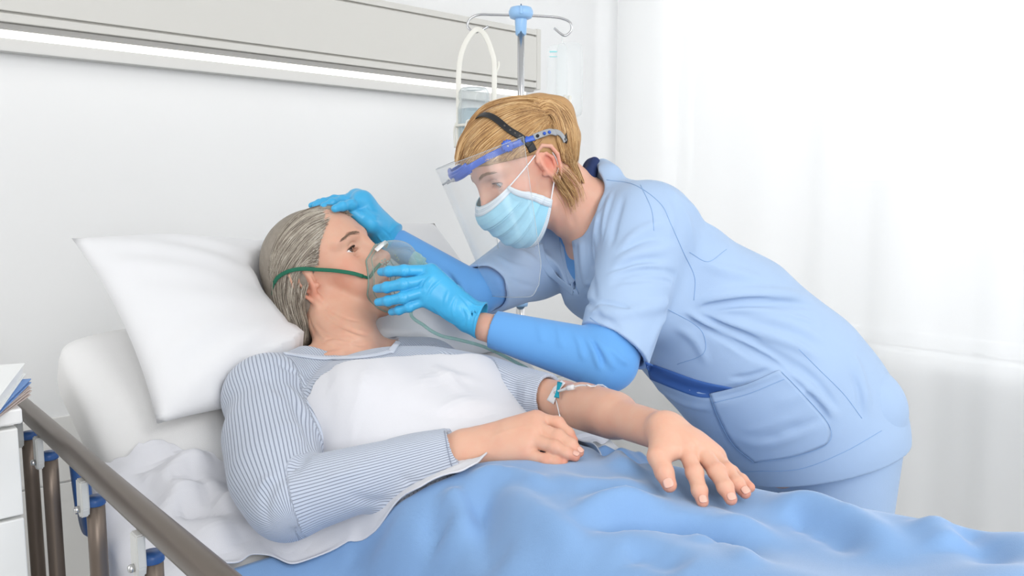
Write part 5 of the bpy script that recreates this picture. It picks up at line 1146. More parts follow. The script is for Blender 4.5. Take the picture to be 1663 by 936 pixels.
# ------------------------------------------------------------------ surgical mask
def mmix(a, b, t): return a * (1 - t) + b * t
m_mask = mat('mask_nonwoven', (.36, .66, .80), rough=.9, spec=.1, var=.05, vscale=40, bump=.3, bscale=1500)
m_maskw = mat('mask_white_edge', (.72, .78, .82), rough=.9, bump=.3, bscale=1500)
m_white = mat('white_elastic', (.86, .86, .87), rough=.7)
m_stitch = mat('mask_weld_marks', (.35, .47, .58), rough=.8)
prof = np.array([(.1150, .004), (.1310, -.014), (.1330, -.024), (.1260, -.040), (.1190, -.058), (.1120, -.078), (.1000, -.098), (.0780, -.1120)])
side = np.array([(.0560, .0690, .0130), (.0630, .0520, -.0120), (.0660, .0350, -.0320), (.0640, .0200, -.0520)])
def mask_pt(s_, t_, lift=0.0):
    """s -1..1 across, t 0..1 from bridge to chin -> head-local point"""
    k = np.linspace(0, 1, len(prof)); ym = np.interp(t_, k, prof[:, 0]); zm = np.interp(t_, k, prof[:, 1]); k2 = np.linspace(0, 1, len(side))
    xs, ys, zs = (np.interp(t_, k2, side[:, i]) for i in range(3)); a = np.abs(s_); ang = a * math.pi / 2
    x = xs * np.sin(ang) ** .92; w = 1 - np.cos(ang) ** 1.0; pl = .0
    for c in (.30, .48, .66):     # three pleats, deepest in the middle, gathered at the sides
        pl = pl + (.0032 * np.clip((t_ - c) / .085, 0, 1) - .0032 * (t_ > c + .085) * np.clip(1 - (t_ - c - .085) / .02, 0, 1) - .0032 * (t_ >= c + .105) * 0) * np.where((t_ > c) & (t_ < c + .105), 1, 0)
    y = mmix(ym, ys, w) + (pl + lift) * np.cos(ang) ** .5; z = mmix(zm, zs, w ** 1.1)
    x = x + (pl * .8 + lift) * np.sin(ang)
    out = np.stack([np.sign(s_) * x, y, z], -1); q = out.reshape(-1, 3).astype(F32)
    for _ in range(2):
        v = NH.shape(q); dn = q * np.array([1, 1, .3], F32); dn /= np.linalg.norm(dn, axis=1)[:, None]; q = q + dn * np.clip(.0035 + np.ravel(lift) - v, 0, .012)[:, None]
    return q.reshape(out.shape).astype(float)
S_, T_ = np.meshgrid(np.linspace(-1, 1, 90), np.linspace(0, 1, 110), indexing='ij')
Gm = NH.w(mask_pt(S_, T_))
maskt = thing('surgical_mask', 'light blue pleated surgical mask over the nurse\'s nose and mouth', 'mask', NH.w((0, .12, -.03)))
shell('mask_panel', Gm, .0012, m_mask, maskt)
for q in (-1, 1):      # folded white side edges, ear loops
    tt = np.linspace(0, 1, 30); edge = NH.w(mask_pt(np.full(30, q * .985), tt, .0012)); 
    Ge = NH.w(mask_pt(np.stack([np.full(30, q * .90), np.full(30, q * .95), np.full(30, q * 1.0)]), np.stack([tt] * 3), .0014)); shell('side_edge', Ge, .0016, m_maskw, maskt)
    top = NH.w(mask_pt(np.array([q * .97]), np.array([.02]))[0]); bot = NH.w(mask_pt(np.array([q * .97]), np.array([.97]))[0])
    e1 = NH.w((q * .0760, .010, .030)); e2 = NH.w((q * .0790, -.006, .036)); e3 = NH.w((q * .0770, -.022, .018)); e4 = NH.w((q * .0765, -.018, -.010)); e5 = NH.w((q * .0740, .000, -.024))
    tube('ear_loop', [top, top * .5 + e1 * .5 + NH.wd((q * .003, 0, 0)), e1, e2, e3, e4, e5, bot], .0013, m_white, maskt, res=8)
def strip(name, s0, s1, t0, t1, lift, m, n=40, k=4, th=.0008):
    A, Bq = np.meshgrid(np.linspace(s0, s1, n), np.linspace(t0, t1, k), indexing='ij'); return shell(name, NH.w(mask_pt(A, Bq, lift)), th, m, maskt)
strip('top_band', -.99, .99, .0, .105, .0010, m_maskw); strip('bottom_band', -.99, .99, .945, 1.0, .0010, m_maskw)
dots = [(s_, t_, .0021) for t_ in (.035, .055, .11, .96, .975) for s_ in np.linspace(-.97, .97, 84)] + [(q * s0, t_, .0030) for s0 in (.915, .94, .965) for q in (-1, 1) for t_ in np.linspace(.08, .95, 40)]
dots = np.array(dots); dw = NH.w(mask_pt(dots[:, 0], dots[:, 1], dots[:, 2])); V = [sphere_data(c, .00045, 6, 4) for c in dw]
tag(merged('weld_dots', V, m_stitch, maskt), kind='stuff')
# ------------------------------------------------------------------ face shield
m_visor = D.materials.new('visor_clear_plastic'); m_visor.use_nodes = True; N_ = m_visor.node_tree.nodes; L_ = m_visor.node_tree.links; N_.remove(N_['Principled BSDF'])
def clear_film(m, tint, base, edge, rough=.03, hazec=(.8, .82, .84)):
    """thin clear plastic: see-through with a fresnel reflection and a slight body haze"""
    m.use_nodes = True; N = m.node_tree.nodes; L = m.node_tree.links
    for n in list(N):
        if n.type not in ('OUTPUT_MATERIAL',): N.remove(n)
    out = [n for n in N if n.type == 'OUTPUT_MATERIAL'][0]
    tp = N.new('ShaderNodeBsdfTransparent'); tp.inputs[0].default_value = (*tint, 1); gl_ = N.new('ShaderNodeBsdfGlossy'); gl_.inputs['Roughness'].default_value = rough; gl_.inputs[0].default_value = (1, 1, 1, 1)
    df = N.new('ShaderNodeBsdfDiffuse'); df.inputs[0].default_value = (*hazec, 1); lw = N.new('ShaderNodeLayerWeight'); lw.inputs[0].default_value = .35
    mr = N.new('ShaderNodeMapRange'); mr.inputs['To Min'].default_value = base; mr.inputs['To Max'].default_value = edge; L.new(lw.outputs['Facing'], mr.inputs[0])
    a = N.new('ShaderNodeMixShader'); L.new(mr.outputs[0], a.inputs[0]); L.new(tp.outputs[0], a.inputs[1]); L.new(df.outputs[0], a.inputs[2])
    l2 = N.new('ShaderNodeLayerWeight'); l2.inputs[0].default_value = .5; pw = N.new('ShaderNodeMath'); pw.operation = 'POWER'; pw.inputs[1].default_value = 4.0; L.new(l2.outputs['Facing'], pw.inputs[0]); fr = N.new('ShaderNodeMath'); fr.operation = 'MULTIPLY_ADD'; fr.inputs[1].default_value = .11; fr.inputs[2].default_value = .008; L.new(pw.outputs[0], fr.inputs[0]); b = N.new('ShaderNodeMixShader'); L.new(fr.outputs[0], b.inputs[0]); L.new(a.outputs[0], b.inputs[1]); L.new(gl_.outputs[0], b.inputs[2]); L.new(b.outputs[0], out.inputs[0])
    return m
clear_film(m_visor, (.99, .993, .993), .045, .16, rough=.14)
m_blued = mat('shield_blue_plastic', (.025, .10, .50), rough=.3, spec=.5); m_blk = mat('black_strap', (.018, .018, .020), rough=.45); m_gry = mat('grey_buckle', (.33, .34, .35), rough=.35)
shield = thing('face_shield', 'clear curved face shield on a blue and black headband worn by the nurse', 'face shield', NH.w((0, .10, .08)))
def on_mid(px, py):      # camera ray met by the head's middle plane
    r = raydir(px, py); n = NH.M[:, 0]; t = ((NH.o - CAMP) @ n) / (r @ n); return NH.loc(CAMP + r * t)
def on_x(px, py, x):
    r = raydir(px, py); n = NH.M[:, 0]; t = ((NH.w((x, 0, 0)) - CAMP) @ n) / (r @ n); return NH.loc(CAMP + r * t)
XN = -.088
f_top, f_bot = on_mid(712, 274), on_mid(806, 482); n_top, n_bot = on_x(850, 222, XN), on_x(886, 480, XN)
ns, nt = 60, 40; s = np.linspace(-1, 1, ns)[:, None]; t = np.linspace(0, 1, nt)[None]
cw = np.cos(np.abs(s) * math.pi / 2) ** .75; x_ = np.sin(s * math.pi / 2) * .088 * np.ones_like(t)
fy = mmix(f_top[1], f_bot[1], t); fz = mmix(f_top[2], f_bot[2], t); ny = mmix(n_top[1], n_bot[1], t); nz = mmix(n_top[2], n_bot[2], t)
# rounded lower corners
rz = .022 * np.clip((np.abs(s) - .72) / .28, 0, 1) ** 2 * np.clip((t - .8) / .2, 0, 1)
G = NH.w(np.stack([x_, mmix(ny, fy, cw), mmix(nz, fz, cw) + rz], -1)); shell('visor', G, .0008, m_visor, shield)
rim = np.vstack([G[:, 0], G[-1, 1:], G[::-1, -1][1:], G[0, ::-1][1:]])
m_edge = mat('visor_cut_edge', (.62, .66, .68), rough=.2, alpha=.55)
tube('visor_edge', rim, .0006, m_edge, shield, raw=True, res=5)
hairN = Shape(); NH.into(hairN, 0); sub_items(hairN, nh_, NH.o, .26, 0)
def mirror_band(px_pts, off, back=None):
    w = hairN.line(px_pts, 5, off=off); l = NH.loc(w); return l
def band(name, l, r, fl, m, mirror=True, push=.0):
    l = np.asarray(l); 
    if mirror: o = l[::-1].copy(); o[:, 0] *= -1; l = np.vstack([o, l]) if l[0, 0] > l[-1, 0] * 0 - 1 else l
    w = NH.w(l); nn = NH.wd(np.stack([l[:, 0], l[:, 1] * .9 + .005, l[:, 2] * 0 + .0], 1)); nn /= np.linalg.norm(nn, axis=1)[:, None] + 1e-9
    return tube(name, w, r, m, shield, raw=True, flat=fl, fn=nn, res=12)
# blue brow band from its front centre round to the pivot
bl_ = NH.loc(hairN.line([(770, 268), (795, 254), (825, 240), (858, 226)], 5, off=.006)); c0 = on_mid(736, 290); fb = np.array([[0, c0[1], c0[2]], [-.022, c0[1] - .004, c0[2] + .001], [-.046, c0[1] - .020, c0[2] + .004]])
pth = smoothline(np.vstack([fb, bl_[3::3]]), 4); o_ = pth[::-1].copy(); o_[:, 0] *= -1; full = np.vstack([o_[:-1], pth])
nn = NH.wd(np.stack([full[:, 0], full[:, 1] * .8, full[:, 2] * 0], 1)); band_o = tube('brow_band', NH.w(full), .0062, m_blued, shield, raw=True, flat=.28, fn=nn, res=12)
# thick front pad and clip pins
pf_ = full[len(full) // 2 - 7:len(full) // 2 + 8] * [1, 1.0, 1] - [0, .004, -.001]; tube('front_pad', NH.w(pf_), .0105, m_blued, shield, raw=True, flat=.35, fn=NH.wd(np.stack([pf_[:, 0], pf_[:, 1] * .8, pf_[:, 2] * 0], 1)), res=12)
for q in (-.012, .012):
    lathe('pin', [(0, 0), (.0035, 0), (.0035, .004), (.0018, .006), (.0018, .016), (0, .016)], NH.w((q, c0[1] + .004, c0[2] - .001)), NH.wd((0, 1, .1)), m_gry, shield, res=14)
# ribbed adjusting knob
for q in (-1, 1):
    kp = NH.loc(hairN.line([(824, 237), (826, 237)], 2, off=.010))[0]; kp = kp * [q * -1 if kp[0] < 0 else q, 1, 1]; kp[0] = q * abs(kp[0]); kn = nrm(NH.wd((q, .35, 0.05)))
    Vk, Fk = lathe_data([(0, 0), (.0100, 0), (.0112, .0015), (.0112, .005), (.0095, .0072), (.004, .0078), (0, .0072)], NH.w(kp), kn, 40); Vk = np.asarray(Vk); cc_ = NH.w(kp)
    ang = np.tile(np.arange(40), len(Vk) // 40); rad = Vk - cc_; ax = (rad @ kn)[:, None] * kn; rad = rad - ax; Vk = cc_ + ax + rad * (1 + .07 * np.sign(np.sin(ang / 40 * 2 * math.pi * 12)))[:, None]
    kb = mesh('knob', Vk, Fk, m_blued, shield, smooth=False); lathe('rivet', [(0, 0), (.0022, 0), (.0018, .0012), (0, .0014)], NH.w(kp) + kn * .0073, kn, m_steel, kb, res=14)
def full_band(name, px, off, r, fl, m, mid_first=False):
    w = hairN.line(px, 6, off=off); l = NH.loc(w); nn_ = NH.wd(l - np.array([0, -.01, .03])); return tube(name, w, r, m, shield, raw=True, flat=fl, fn=nn_, res=12), w, nn_
# black crown strap over the top of the head, continued down the far side
def hug(l, off, it=8):
    q = NH.w(np.asarray(l, float))
    for _ in range(it):
        v = hairN(q.astype(F32)); g = hairN.grad(q); q = q + g * np.clip(off - v, -.01, .01)[:, None]
    return q
e_ = NH.loc(hairN.line([(862, 238), (846, 223), (826, 211)], 3, off=.005)); mid_ = on_mid(792, 202); lf = np.vstack([e_[[0, 3, 6]], [[-.035, mid_[1] * .75 + e_[-1, 1] * .25, mid_[2]]], [mid_]])
mr_ = lf[::-1][1:].copy(); mr_[:, 0] *= -1; lf = smoothline(np.vstack([lf, mr_]), 8); wq = hug(lf, .0072); wq = np.stack([np.convolve(np.pad(wq[:, k], 2, 'edge'), np.ones(5) / 5, 'valid') for k in range(3)], 1)
tube('crown_strap', wq, .0062, m_blk, shield, raw=True, flat=.22, fn=hairN.grad(wq), res=12)
gq = hairN.grad(wq); m_hole = mat('strap_hole_dark', (.10, .09, .08))
for i in range(3, 20, 3): lathe('strap_hole', [(0, 0), (.0021, 0), (.0021, .0008), (0, .0009)], wq[i] + gq[i] * .0013, gq[i], m_hole, shield, res=12)
b2, w2, _ = full_band('strap_tab', [(854, 226), (862, 238), (866, 246)], .005, .0078, .25, m_blk)
b3, w3, _ = full_band('blue_link', [(852, 228), (860, 226), (868, 224)], .0065, .0052, .35, m_blued)
b4, w4, _ = full_band('rear_buckle', [(867, 223), (880, 218), (893, 214), (903, 216)], .008, .0060, .28, m_gry)
for x, y in ((873, 221), (884, 217), (892, 215)):
    w = hairN.line([(x, y), (x + 2, y)], 2, off=.010)[0]; lathe('buckle_stud', [(0, 0), (.0032, 0), (.0030, .002), (.0015, .0032), (0, .0034)], w, w - NH.w((0, -.01, .03)), m_blued if x > 875 else m_blk, shield, res=14)
b5, w5, _ = full_band('rear_strap', [(900, 214), (908, 216), (914, 222), (918, 230)], .006, .0058, .25, m_gry)
bk = NH.loc(w5)[-1]; lb_ = smoothline([bk, (-.05, -.105, .045), (0, -.122, .048), (.05, -.105, .045), (.078, -.05, .05), (.082, .0, .055)], 6); tube('rear_strap', NH.w(lb_), .0058, m_blk, shield, raw=True, flat=.25, fn=NH.wd(lb_ - np.array([0, -.01, .045])), res=12)
# ------------------------------------------------------------------ oxygen mask
m_oxy = D.materials.new('oxygen_mask_vinyl'); clear_film(m_oxy, (.90, .95, .93), .10, .62, rough=.08, hazec=(.62, .68, .66))
m_rimg = mat('mask_rim_green', (.28, .42, .36), rough=.15, spec=.6, alpha=.55); m_green = mat('green_elastic', (.012, .13, .075), rough=.7)
m_tubeg = D.materials.new('tube_green_clear'); clear_film(m_tubeg, (.70, .86, .82), .30, .75, rough=.1, hazec=(.50, .70, .66))
oxy = thing('oxygen_mask', 'transparent oxygen mask over the lying woman\'s nose and mouth', 'oxygen mask', PH.w((0, .13, -.03)))
rim_h = np.array([(0, .116, .018), (.012, .108, .012), (.026, .094, -.004), (.038, .080, -.026), (.042, .070, -.052), (.036, .070, -.080), (.020, .080, -.104), (0, .088, -.112)])
rm = smoothline(rim_h, 6); rr_ = rm[::-1][1:-1].copy(); rr_[:, 0] *= -1; ring = np.vstack([rm, rr_])
for _ in range(4): ring = ring - PH.shape.grad(ring) * np.clip(PH.shape(ring.astype(F32)) - .0012, -.012, .012)[:, None]
apex = np.array([0, .168, -.046]); nR_ = 22; Gx = []
for i in range(nR_ + 1):
    f = i / nR_; out = math.sin(f * math.pi / 2); c = np.array([0, ring[:, 1].mean(), ring[:, 2].mean()]); k = 1 - f ** 2.1 * .80
    cen = c * (1 - out) + apex * out; p_ = ring.copy(); base = ring - c; p_ = cen + base * [k, k * (1 - .75 * out), k] + np.array([0, .0, 0]); Gx.append(PH.w(p_))
Gx = np.array(Gx); Gx = np.concatenate([Gx, Gx[:, :1]], 1)
Vx = Gx[:, :-1].reshape(-1, 3); nr_ = ring.shape[0]; i_ = np.arange(nR_)[:, None] * nr_; j_ = np.arange(nr_)[None]; j2_ = (j_ + 1) % nr_
Fx = np.stack([i_ + j_, i_ + j2_, i_ + nr_ + j2_, i_ + nr_ + j_], -1).reshape(-1, 4); mesh('mask_shell', Vx, Fx, m_oxy, oxy)
tube('mask_rim', np.vstack([PH.w(ring), PH.w(ring[:1])]), .0016, m_rimg, oxy, raw=True, res=8, cap=False)
rim2 = Gx[2]; tube('mask_rim', rim2, .0010, m_rimg, oxy, raw=True, res=6, cap=False)
apw = PH.w(apex); apd = nrm(PH.wd((0, .6, -.8)))
lathe('tube_port', [(.0135, -.012), (.0135, .0), (.0115, .004), (.0115, .012), (.008, .013), (.0045, .015), (.0045, .030)], apw - apd * .004, apd, m_tubeg, oxy, cap=False)
for q in (-1,):  # nose clip
    cl = [PH.w((x, y, z)) for x, y, z in ((.020, .112, .004), (.011, .122, .008), (0, .1275, .010), (-.011, .122, .008), (-.020, .112, .004))]; tube('nose_clip', cl, .0042, mat('aluminium_clip', (.75, .76, .76), rough=.35, metal=.6), oxy, flat=.25, fn=PH.wd((0, 1, .45)), res=10)
for q in (-1, 1):
    hc = np.array([q * .026, .120, -.022]); hd_ = nrm([q * .62, .75, .1]); a1 = nrm(np.cross(hd_, [0, 0, 1])); a2 = np.cross(hd_, a1)
    for k_ in range(7):
        a = k_ * math.pi / 3; o = hc + (0 if k_ == 6 else .0058) * (math.cos(a) * a1 + math.sin(a) * a2)
        lathe('vent_hole', [(.0010, 0), (.0019, 0), (.0019, .0010), (.0010, .0012)], PH.w(o), PH.wd(hd_), m_rimg, oxy, res=10)
    lug = [PH.w((q * x, y, z)) for x, y, z in ((.041, .074, -.036), (.047, .073, -.034), (.052, .068, -.031))]; tube('strap_lug', lug, .0040, m_rimg, oxy, flat=.4, fn=PH.wd((0, 1, 0)), res=8)
hairP = Shape(); PH.into(hairP, 0); sub_items(hairP, ph_, PH.o, .3, 0)
ws = hairP.line([(590, 449), (572, 444), (545, 440), (515, 438), (488, 437), (468, 441), (452, 450), (445, 460)], 5, off=.0065); ls = PH.loc(ws)
ls[:, 0] = np.where(True, ls[:, 0], 0); lw_ = PH.w(ls); nn_ = PH.wd(np.stack([ls[:, 0], ls[:, 1] * .6 + .01, ls[:, 2] * 0], 1)); tube('elastic_strap', lw_, .0036, m_green, oxy, raw=True, flat=.22, fn=nn_, res=10)
tube('strap_tail', [PH.w(ls[0]), PH.w((.040, .088, -.033)), PH.w((.034, .100, -.026)), PH.w((.026, .112, -.020))], .0030, m_green, oxy, flat=.3, fn=PH.wd((.6, .6, .2)), res=8)
b0 = PH.loc(ws)[-1]; tube('elastic_strap', [PH.w(b0), PH.w((.04, -.115, .0)), PH.w((0, -.125, .0)), PH.w((-.05, -.11, .0)), PH.w((-.088, -.04, .0)), PH.w((-.088, .02, -.02)), PH.w((-.052, .070, -.032))], .0036, m_green, oxy, flat=.3, fn=PH.wd((0, 0, 1)) * 0 + PH.wd((0, -1, .01)), res=8)
te = apw + apd * .026
tube_pts = [te, te + apd * .03 + [0, 0, -.01], P(668, 505, 1.50), P(690, 530, 1.50), P(715, 545, 1.50), P(745, 552, 1.49), P(790, 565, 1.50), P(840, 590, 1.50), P(862, 604, 1.50), P(868, 622, 1.52), P(862, 680, 1.62), B(.42, -.30, -.55), B(.50, -.15, -.70)]
oxt = tube('oxygen_tube', tube_pts, .0032, m_tubeg, None, res=10); tag(oxt, 'clear green-tinted oxygen tube running from the mask across the pillow behind the gloved hand', 'tube')
# ------------------------------------------------------------------ drip stand
m_chrome = mat('stand_chrome', (.62, .62, .63), rough=.18, metal=1); m_lblue = mat('stand_head_blue', (.33, .56, .86), rough=.3, spec=.5); m_cream = mat('cream_plastic', (.80, .785, .72), rough=.4)
S0 = P(846, 60, 2.20)
stand = thing('drip_stand', 'chrome drip stand with a light blue plastic head and two hooks', 'drip stand', [S0[0], S0[1], 0])
def sp(px, py, dd=0): return P(px, py, 2.20 + dd)
zt_ = sp(846, 62)[2]; base = [S0[0], S0[1], .10]
tube('pole', [base, [S0[0], S0[1], zt_ + .02]], .0095, m_chrome, stand, res=20)
tube('lower_pole', [base, [S0[0], S0[1], 1.02]], .0125, m_chrome, stand, res=20); lathe('height_clamp', [(0, 0), (.020, 0), (.021, .006), (.021, .045), (.016, .06), (0, .06)], [S0[0], S0[1], .99], ZA, m_lblue, stand)
lathe('head_socket', [(0, -.046), (.0115, -.046), (.0150, -.042), (.0165, -.004), (.0165, .0), (0, .0)], sp(846, 30), ZA, m_lblue, stand, res=28)
hb_ = sp(846, 24); lathe('head_cap', [(0, -.010), (.020, -.012), (.0300, -.008), (.0335, .000), (.0335, .009), (.029, .018), (.018, .021), (0, .022)], hb_, ZA, m_lblue, stand, res=36)
box('head_rib', hb_ + ZA * .006 - nrm([0, 1, 0]) * .0335, (.008, .006, .022), m_lblue, stand, R=None)
box('head_slot', hb_ + ZA * .013 - np.array([0, .0315, 0]), (.003, .008, .016), mat('slot_shadow_blue', (.05, .12, .25)), stand, R=None, bevel=0)
tube('hook', [sp(846, 25), sp(800, 24), sp(778, 24), sp(764, 30), sp(759, 40), sp(763, 48), sp(772, 52), sp(780, 50), sp(793, 43)], .0034, m_chrome, stand, res=12)
tube('hook', [sp(846, 25), sp(890, 27), sp(912, 30), sp(926, 37), sp(928, 48), sp(922, 56), sp(914, 57), sp(900, 46)], .0034, m_chrome, stand, res=12)
for k in range(5):
    a = k * 2 * math.pi / 5 + .3; e = np.array([S0[0] + .22 * math.cos(a), S0[1] + .22 * math.sin(a), .075]); tube('foot', [base, [*(np.array(base[:2]) * .5 + e[:2] * .5), .09], e], .011, m_chrome, stand, res=12)
    lathe('caster', [(0, -.010), (.030, -.010), (.033, 0), (.030, .010), (0, .010)], e - [0, 0, .042], [math.sin(a), -math.cos(a), 0], m_blue, stand, res=20)
# glass infusion bottle in its cream holder, upside down
m_gls = D.materials.new('bottle_glass'); clear_film(m_gls, (.93, .955, .96), .10, .85, rough=.05, hazec=(.66, .70, .71)); m_liq = D.materials.new('saline'); clear_film(m_liq, (.80, .87, .90), .12, .6, rough=.05, hazec=(.62, .70, .74))
bc_ = sp(770, 190, -.02); bz = lambda py: sp(770, py, -.02)[2]
bott = thing('infusion_bottle', 'glass infusion bottle hanging upside down on the drip stand\'s hook', 'bottle', bc_)
X0, Y0 = bc_[0], bc_[1]; H_ = lambda py: bz(py) - bc_[2]
lathe('glass_body', [(0, H_(147)), (.020, H_(147)), (.034, H_(144)), (.0405, H_(150)), (.0415, H_(160)), (.0385, H_(166)), (.0440, H_(176)), (.0440, H_(238)), (.038, H_(250)), (.020, H_(262)), (.014, H_(266)), (.014, H_(275)), (0, H_(275))], bc_, ZA, m_gls, bott, res=40)
lathe('liquid', [(0, H_(178)), (.0415, H_(178)), (.0418, H_(237)), (.036, H_(248)), (.018, H_(260)), (0, H_(262))], bc_, ZA, m_liq, bott, res=36)
lathe('stopper', [(0, 0), (.0155, 0), (.0155, .014), (0, .014)], [X0, Y0, bz(284)], ZA, m_gry, bott)
hold = thing('bottle_holder', 'cream plastic arch-shaped bottle holder hanging from the drip stand\'s hook', 'holder', sp(772, 55, -.02))
tube('arch_strap', [sp(745, 262, -.02), sp(745, 180, -.02), sp(745, 120, -.02), sp(750, 85, -.02), sp(762, 60, -.02), sp(775, 48, -.01), sp(788, 58, -.02), sp(799, 85, -.02), sp(803, 110, -.02), sp(802, 180, -.02), sp(802, 262, -.02)], .0072, m_cream, hold, flat=.45, fn=[0, 1, 0], res=12)
tube('clip_tab', [sp(806, 118, -.02), sp(810, 108, -.02), sp(810, 100, -.02)], .003, m_cream, hold, res=8); tube('clip_tab', [sp(741, 200, -.02), sp(738, 212, -.02), sp(739, 240, -.02)], .003, m_cream, hold, res=8)
tube('holder_ring', [[X0 + .0475 * math.cos(a), Y0 + .0475 * math.sin(a), bz(205)] for a in np.linspace(0, 2 * math.pi, 30)], .0040, m_cream, hold, res=8, raw=True); tube('holder_ring', [[X0 + .0475 * math.cos(a), Y0 + .0475 * math.sin(a), bz(258)] for a in np.linspace(0, 2 * math.pi, 30)], .0045, m_cream, hold, res=8, raw=True)
for py0 in (760,): tube('window_frame_strip', [sp(757, 258, -.065), sp(757, 200, -.065), sp(772, 198, -.068), sp(786, 200, -.065), sp(786, 258, -.065)], .0022, m_cream, hold, res=6)
# clear drip bag on the other hook
m_bag = D.materials.new('bag_vinyl'); clear_film(m_bag, (.975, .985, .985), .12, .35, rough=.12, hazec=(.90, .91, .91))
bag = thing('infusion_bag', 'clear plastic infusion bag hanging from the drip stand\'s other hook', 'drip bag', sp(915, 60))
def bag_mesh(name, cx, cy, w, h, th, m, dd=0, par=None):
    n, k = 28, 36; a = np.linspace(-1, 1, n)[:, None]; b = np.linspace(-1, 1, k)[None]; c = sp(cx, cy, dd); sx = 2.2 / FPX
    wx = a * w / 2 * sx * (1 - .12 * np.abs(b) ** 6); hz_ = b * h / 2 * sx * (1 - .06 * np.abs(a) ** 5); T = th * ((1 - a ** 4).clip(0) ** .6) * ((1 - b ** 6).clip(0) ** .5) * (1 - .35 * b)
    V = [c + np.stack([wx, s_ * T, hz_], -1) for s_ in (1, -1)]; V = np.vstack([v.reshape(-1, 3) for v in V]); f = grid_faces(n, k); o = mesh(name, V, np.vstack([f[:, ::-1], f + n * k]), m, par); return o
bag_mesh('bag_body', 925, 130, 44, 118, .018, m_bag, 0, bag)
bag_mesh('overwrap', 905, 138, 34, 128, .004, m_bag, .03, bag)
tube('hang_loop', [sp(914, 57), sp(913, 66), sp(917, 72)], .0016, m_bag, bag, res=6)
lathe('injection_port', [(0, -.022), (.0060, -.022), (.0065, -.004), (.0050, .0), (.0050, .020), (0, .020)], sp(925, 168, -.02), ZA, m_cream, bag, res=16); lathe('outlet_port', [(0, -.020), (.0042, -.020), (.0048, .0), (.0042, .018), (0, .018)], sp(918, 166, -.015), ZA, m_cream, bag, res=14)
box('cyan_mark', sp(899, 84, .018), (.022, .0012, .004), mat('cyan_print', (.35, .75, .78)), bag, R=None, bevel=0); box('cyan_mark', sp(899, 92, .018), (.022, .0012, .002), D.materials['cyan_print'], bag, R=None, bevel=0)
m_redp = mat('red_print', (.75, .18, .20)); 
for py in (198, 214): box('red_mark', sp(922, py, -.005), (.007, .001, .003), m_redp, bag, R=None, bevel=0)
lathe('drip_chamber', [(0, -.03), (.005, -.03), (.0085, -.022), (.0085, .022), (.004, .03), (0, .03)], sp(922, 206), ZA, m_bag, bag, res=16)
# ------------------------------------------------------------------ cannula on the inner elbow
m_tape = mat('white_tape', (.83, .83, .84), rough=.6, alpha=.92); m_teal = mat('teal_clip', (.0, .24, .33), rough=.35); m_lure = mat('clear_luer', (.78, .80, .82), rough=.15, alpha=.75)
can = thing('cannula', 'cannula with a teal winged clip taped inside the bare elbow', 'cannula', pb.line([(905, 632), (907, 632)], 1)[0])
G, _ = patch(pb, [(888, 650), (900, 628), (906, 636), (899, 657)], 8, 8, .0016); shell('tape_strip', G, .0006, m_tape, can)
G, _ = patch(pb, [(897, 632), (912, 618), (918, 622), (903, 640)], 8, 8, .0030); shell('tape_strip', G, .0006, m_tape, can)
w = pb.line([(909, 622), (906, 634), (904, 646)], 4, off=.008); tube('teal_wing', w, [.0042, .0030, .0024, .0030, .0042], m_teal, can, raw=True, flat=.4, fn=CAMP - w[0], res=10)
w = pb.line([(901, 638), (912, 634), (922, 631)], 4, off=.007); tube('luer_body', w, [.0022, .0020, .0026], m_lure, can, raw=True, res=12); w2_ = pb.line([(922, 631), (931, 629)], 3, off=.008); tube('luer_cap', w2_, .0040, m_lure, can, raw=True, res=14)
w = pb.line([(931, 629), (945, 626), (960, 628)], 4, off=.006); wl_ = np.vstack([w, [P(985, 640, 1.24), P(1010, 655, 1.30), P(1020, 690, 1.42), B(.40, -.66, -.62)]]); ivt = tube('drip_line', smoothline(wl_[::2], 5), .0014, m_lure, None, raw=True, res=8)
tag(ivt, 'thin clear drip line leading from the elbow cannula over the far side of the bed', 'tube')
w = pb.line([(903, 650), (906, 662), (909, 676)], 4, off=.0008); tube('extension_line', w, .0010, m_lure, can, raw=True, res=6)
# ------------------------------------------------------------------ bedside cabinet with folders
m_cab = mat('cabinet_white_laminate', (.80, .805, .79), rough=.35, spec=.4); m_capw = mat('cabinet_edge', (.84, .84, .83), rough=.3)
cr_ = P(36, 663, 1.0)      # right front corner of the worktop
ctop = cr_[2] - .010
cd = thing('bedside_cabinet', 'white laminate bedside cabinet with drawers beside the bed rail', 'cabinet', [*(cr_ - WD * .2 + HD * .15)[:2], 0])
Rc = RB; Rn = np.array(Rc)
def cb(x, y, z): return np.array([cr_[0], cr_[1], 0]) + Rn @ np.array([x, y, 0]) + ZA * z      # x from the right front corner, y into the room depth
box('worktop', cb(-.225, .17, ctop), (.45, .34, .020), m_capw, cd, R=Rc, bevel=.003)
box('body', cb(-.231, .17, (ctop - .010) / 2 + .03), (.43, .31, ctop - .010 - .06), m_cab, cd, R=Rc)
zz_ = [ctop - .012, ctop - .128, ctop - .330, ctop - .620]
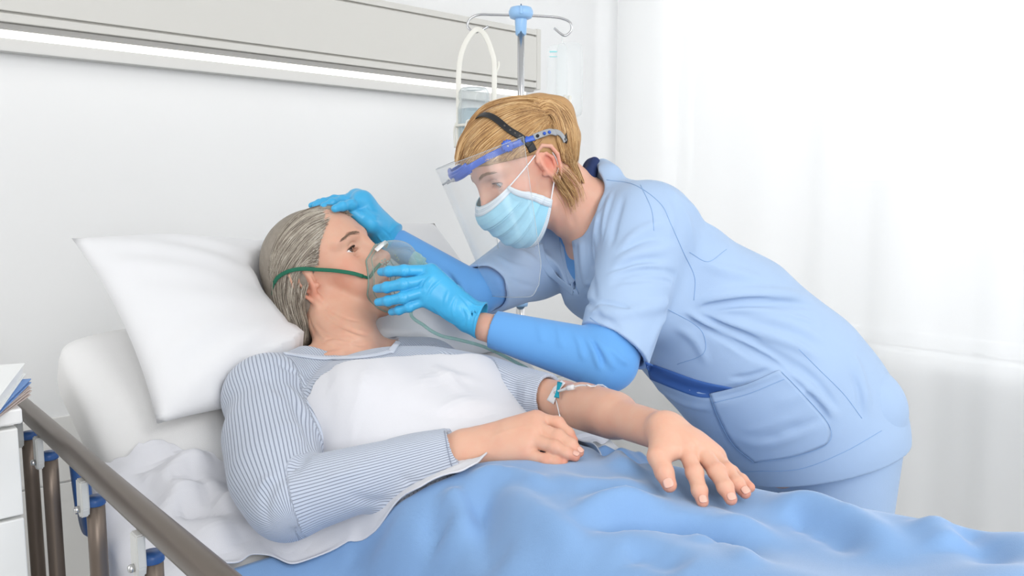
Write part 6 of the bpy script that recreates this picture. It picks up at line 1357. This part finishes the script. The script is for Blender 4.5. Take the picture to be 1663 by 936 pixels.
for a, b in zip(zz_[:-1], zz_[1:]):
    d_ = box('drawer', cb(-.2265, .008, (a + b) / 2), (.440, .020, a - b - .004), m_cab, cd, R=Rc, bevel=.002); tube('handle', [cb(-.30, -.014, (a + b) / 2 + .03), cb(-.30, -.034, (a + b) / 2 + .03), cb(-.17, -.034, (a + b) / 2 + .03), cb(-.17, -.014, (a + b) / 2 + .03)], .004, m_steel, d_, res=10)
box('plinth', cb(-.225, .18, .02), (.40, .28, .04), m_gry, cd, R=Rc)
m_pap = mat('paper_edges', (.80, .77, .74), rough=.9, var=.04, vscale=120); m_cov = mat('white_card_cover', (.84, .85, .84), rough=.4); m_covb = mat('blue_card', (.15, .30, .62), rough=.5); m_pink = mat('buff_card', (.62, .52, .47), rough=.6)
def doc(name, z, th, mc, mp, corner, rot, label, w=.21, L=.28):
    """corner: far right corner on plan; rot: heading of the long edge, degrees from the room depth"""
    R_ = Matrix.Rotation(math.radians(rot), 3, 'Z'); Ra = np.array(R_); c = np.array([corner[0], corner[1], z + th / 2]) - Ra[:, 0] * w / 2 - Ra[:, 1] * L / 2
    t = thing(name, label, 'folder' if name == 'folder' else 'binder', c - [0, 0, th / 2])
    box('cover', c + ZA * (th / 2 - .0008), (w, L, .0016), mc, t, R=R_, bevel=.0004); box('cover', c - ZA * (th / 2 - .0008), (w, L, .0016), mc, t, R=R_, bevel=.0004); box('pages', c, (w - .006, L - .006, th - .0034), mp, t, R=R_, bevel=0)
z = ctop + .0105
for i, (th, mc, lab) in enumerate(((.0052, m_pink, 'lowest buff paper folder of the stack on the cabinet'), (.0052, m_pink, 'second buff paper folder from the bottom of the cabinet stack'), (.0052, m_pink, 'buff paper folder just under the blue one on the cabinet'), (.0060, m_covb, 'blue card folder under the thick white binder on the cabinet'))):
    q = P(49 + (i % 2) * 2, 622, 1.06); doc('folder', z, th, mc, m_pap, q, 14 + 2.0 * i, lab); z += th + .0004
q = P(42, 605, 1.08); doc('binder', z, .016, m_cov, m_cov, q, 24, 'thick white binder on top of the folder stack on the cabinet')
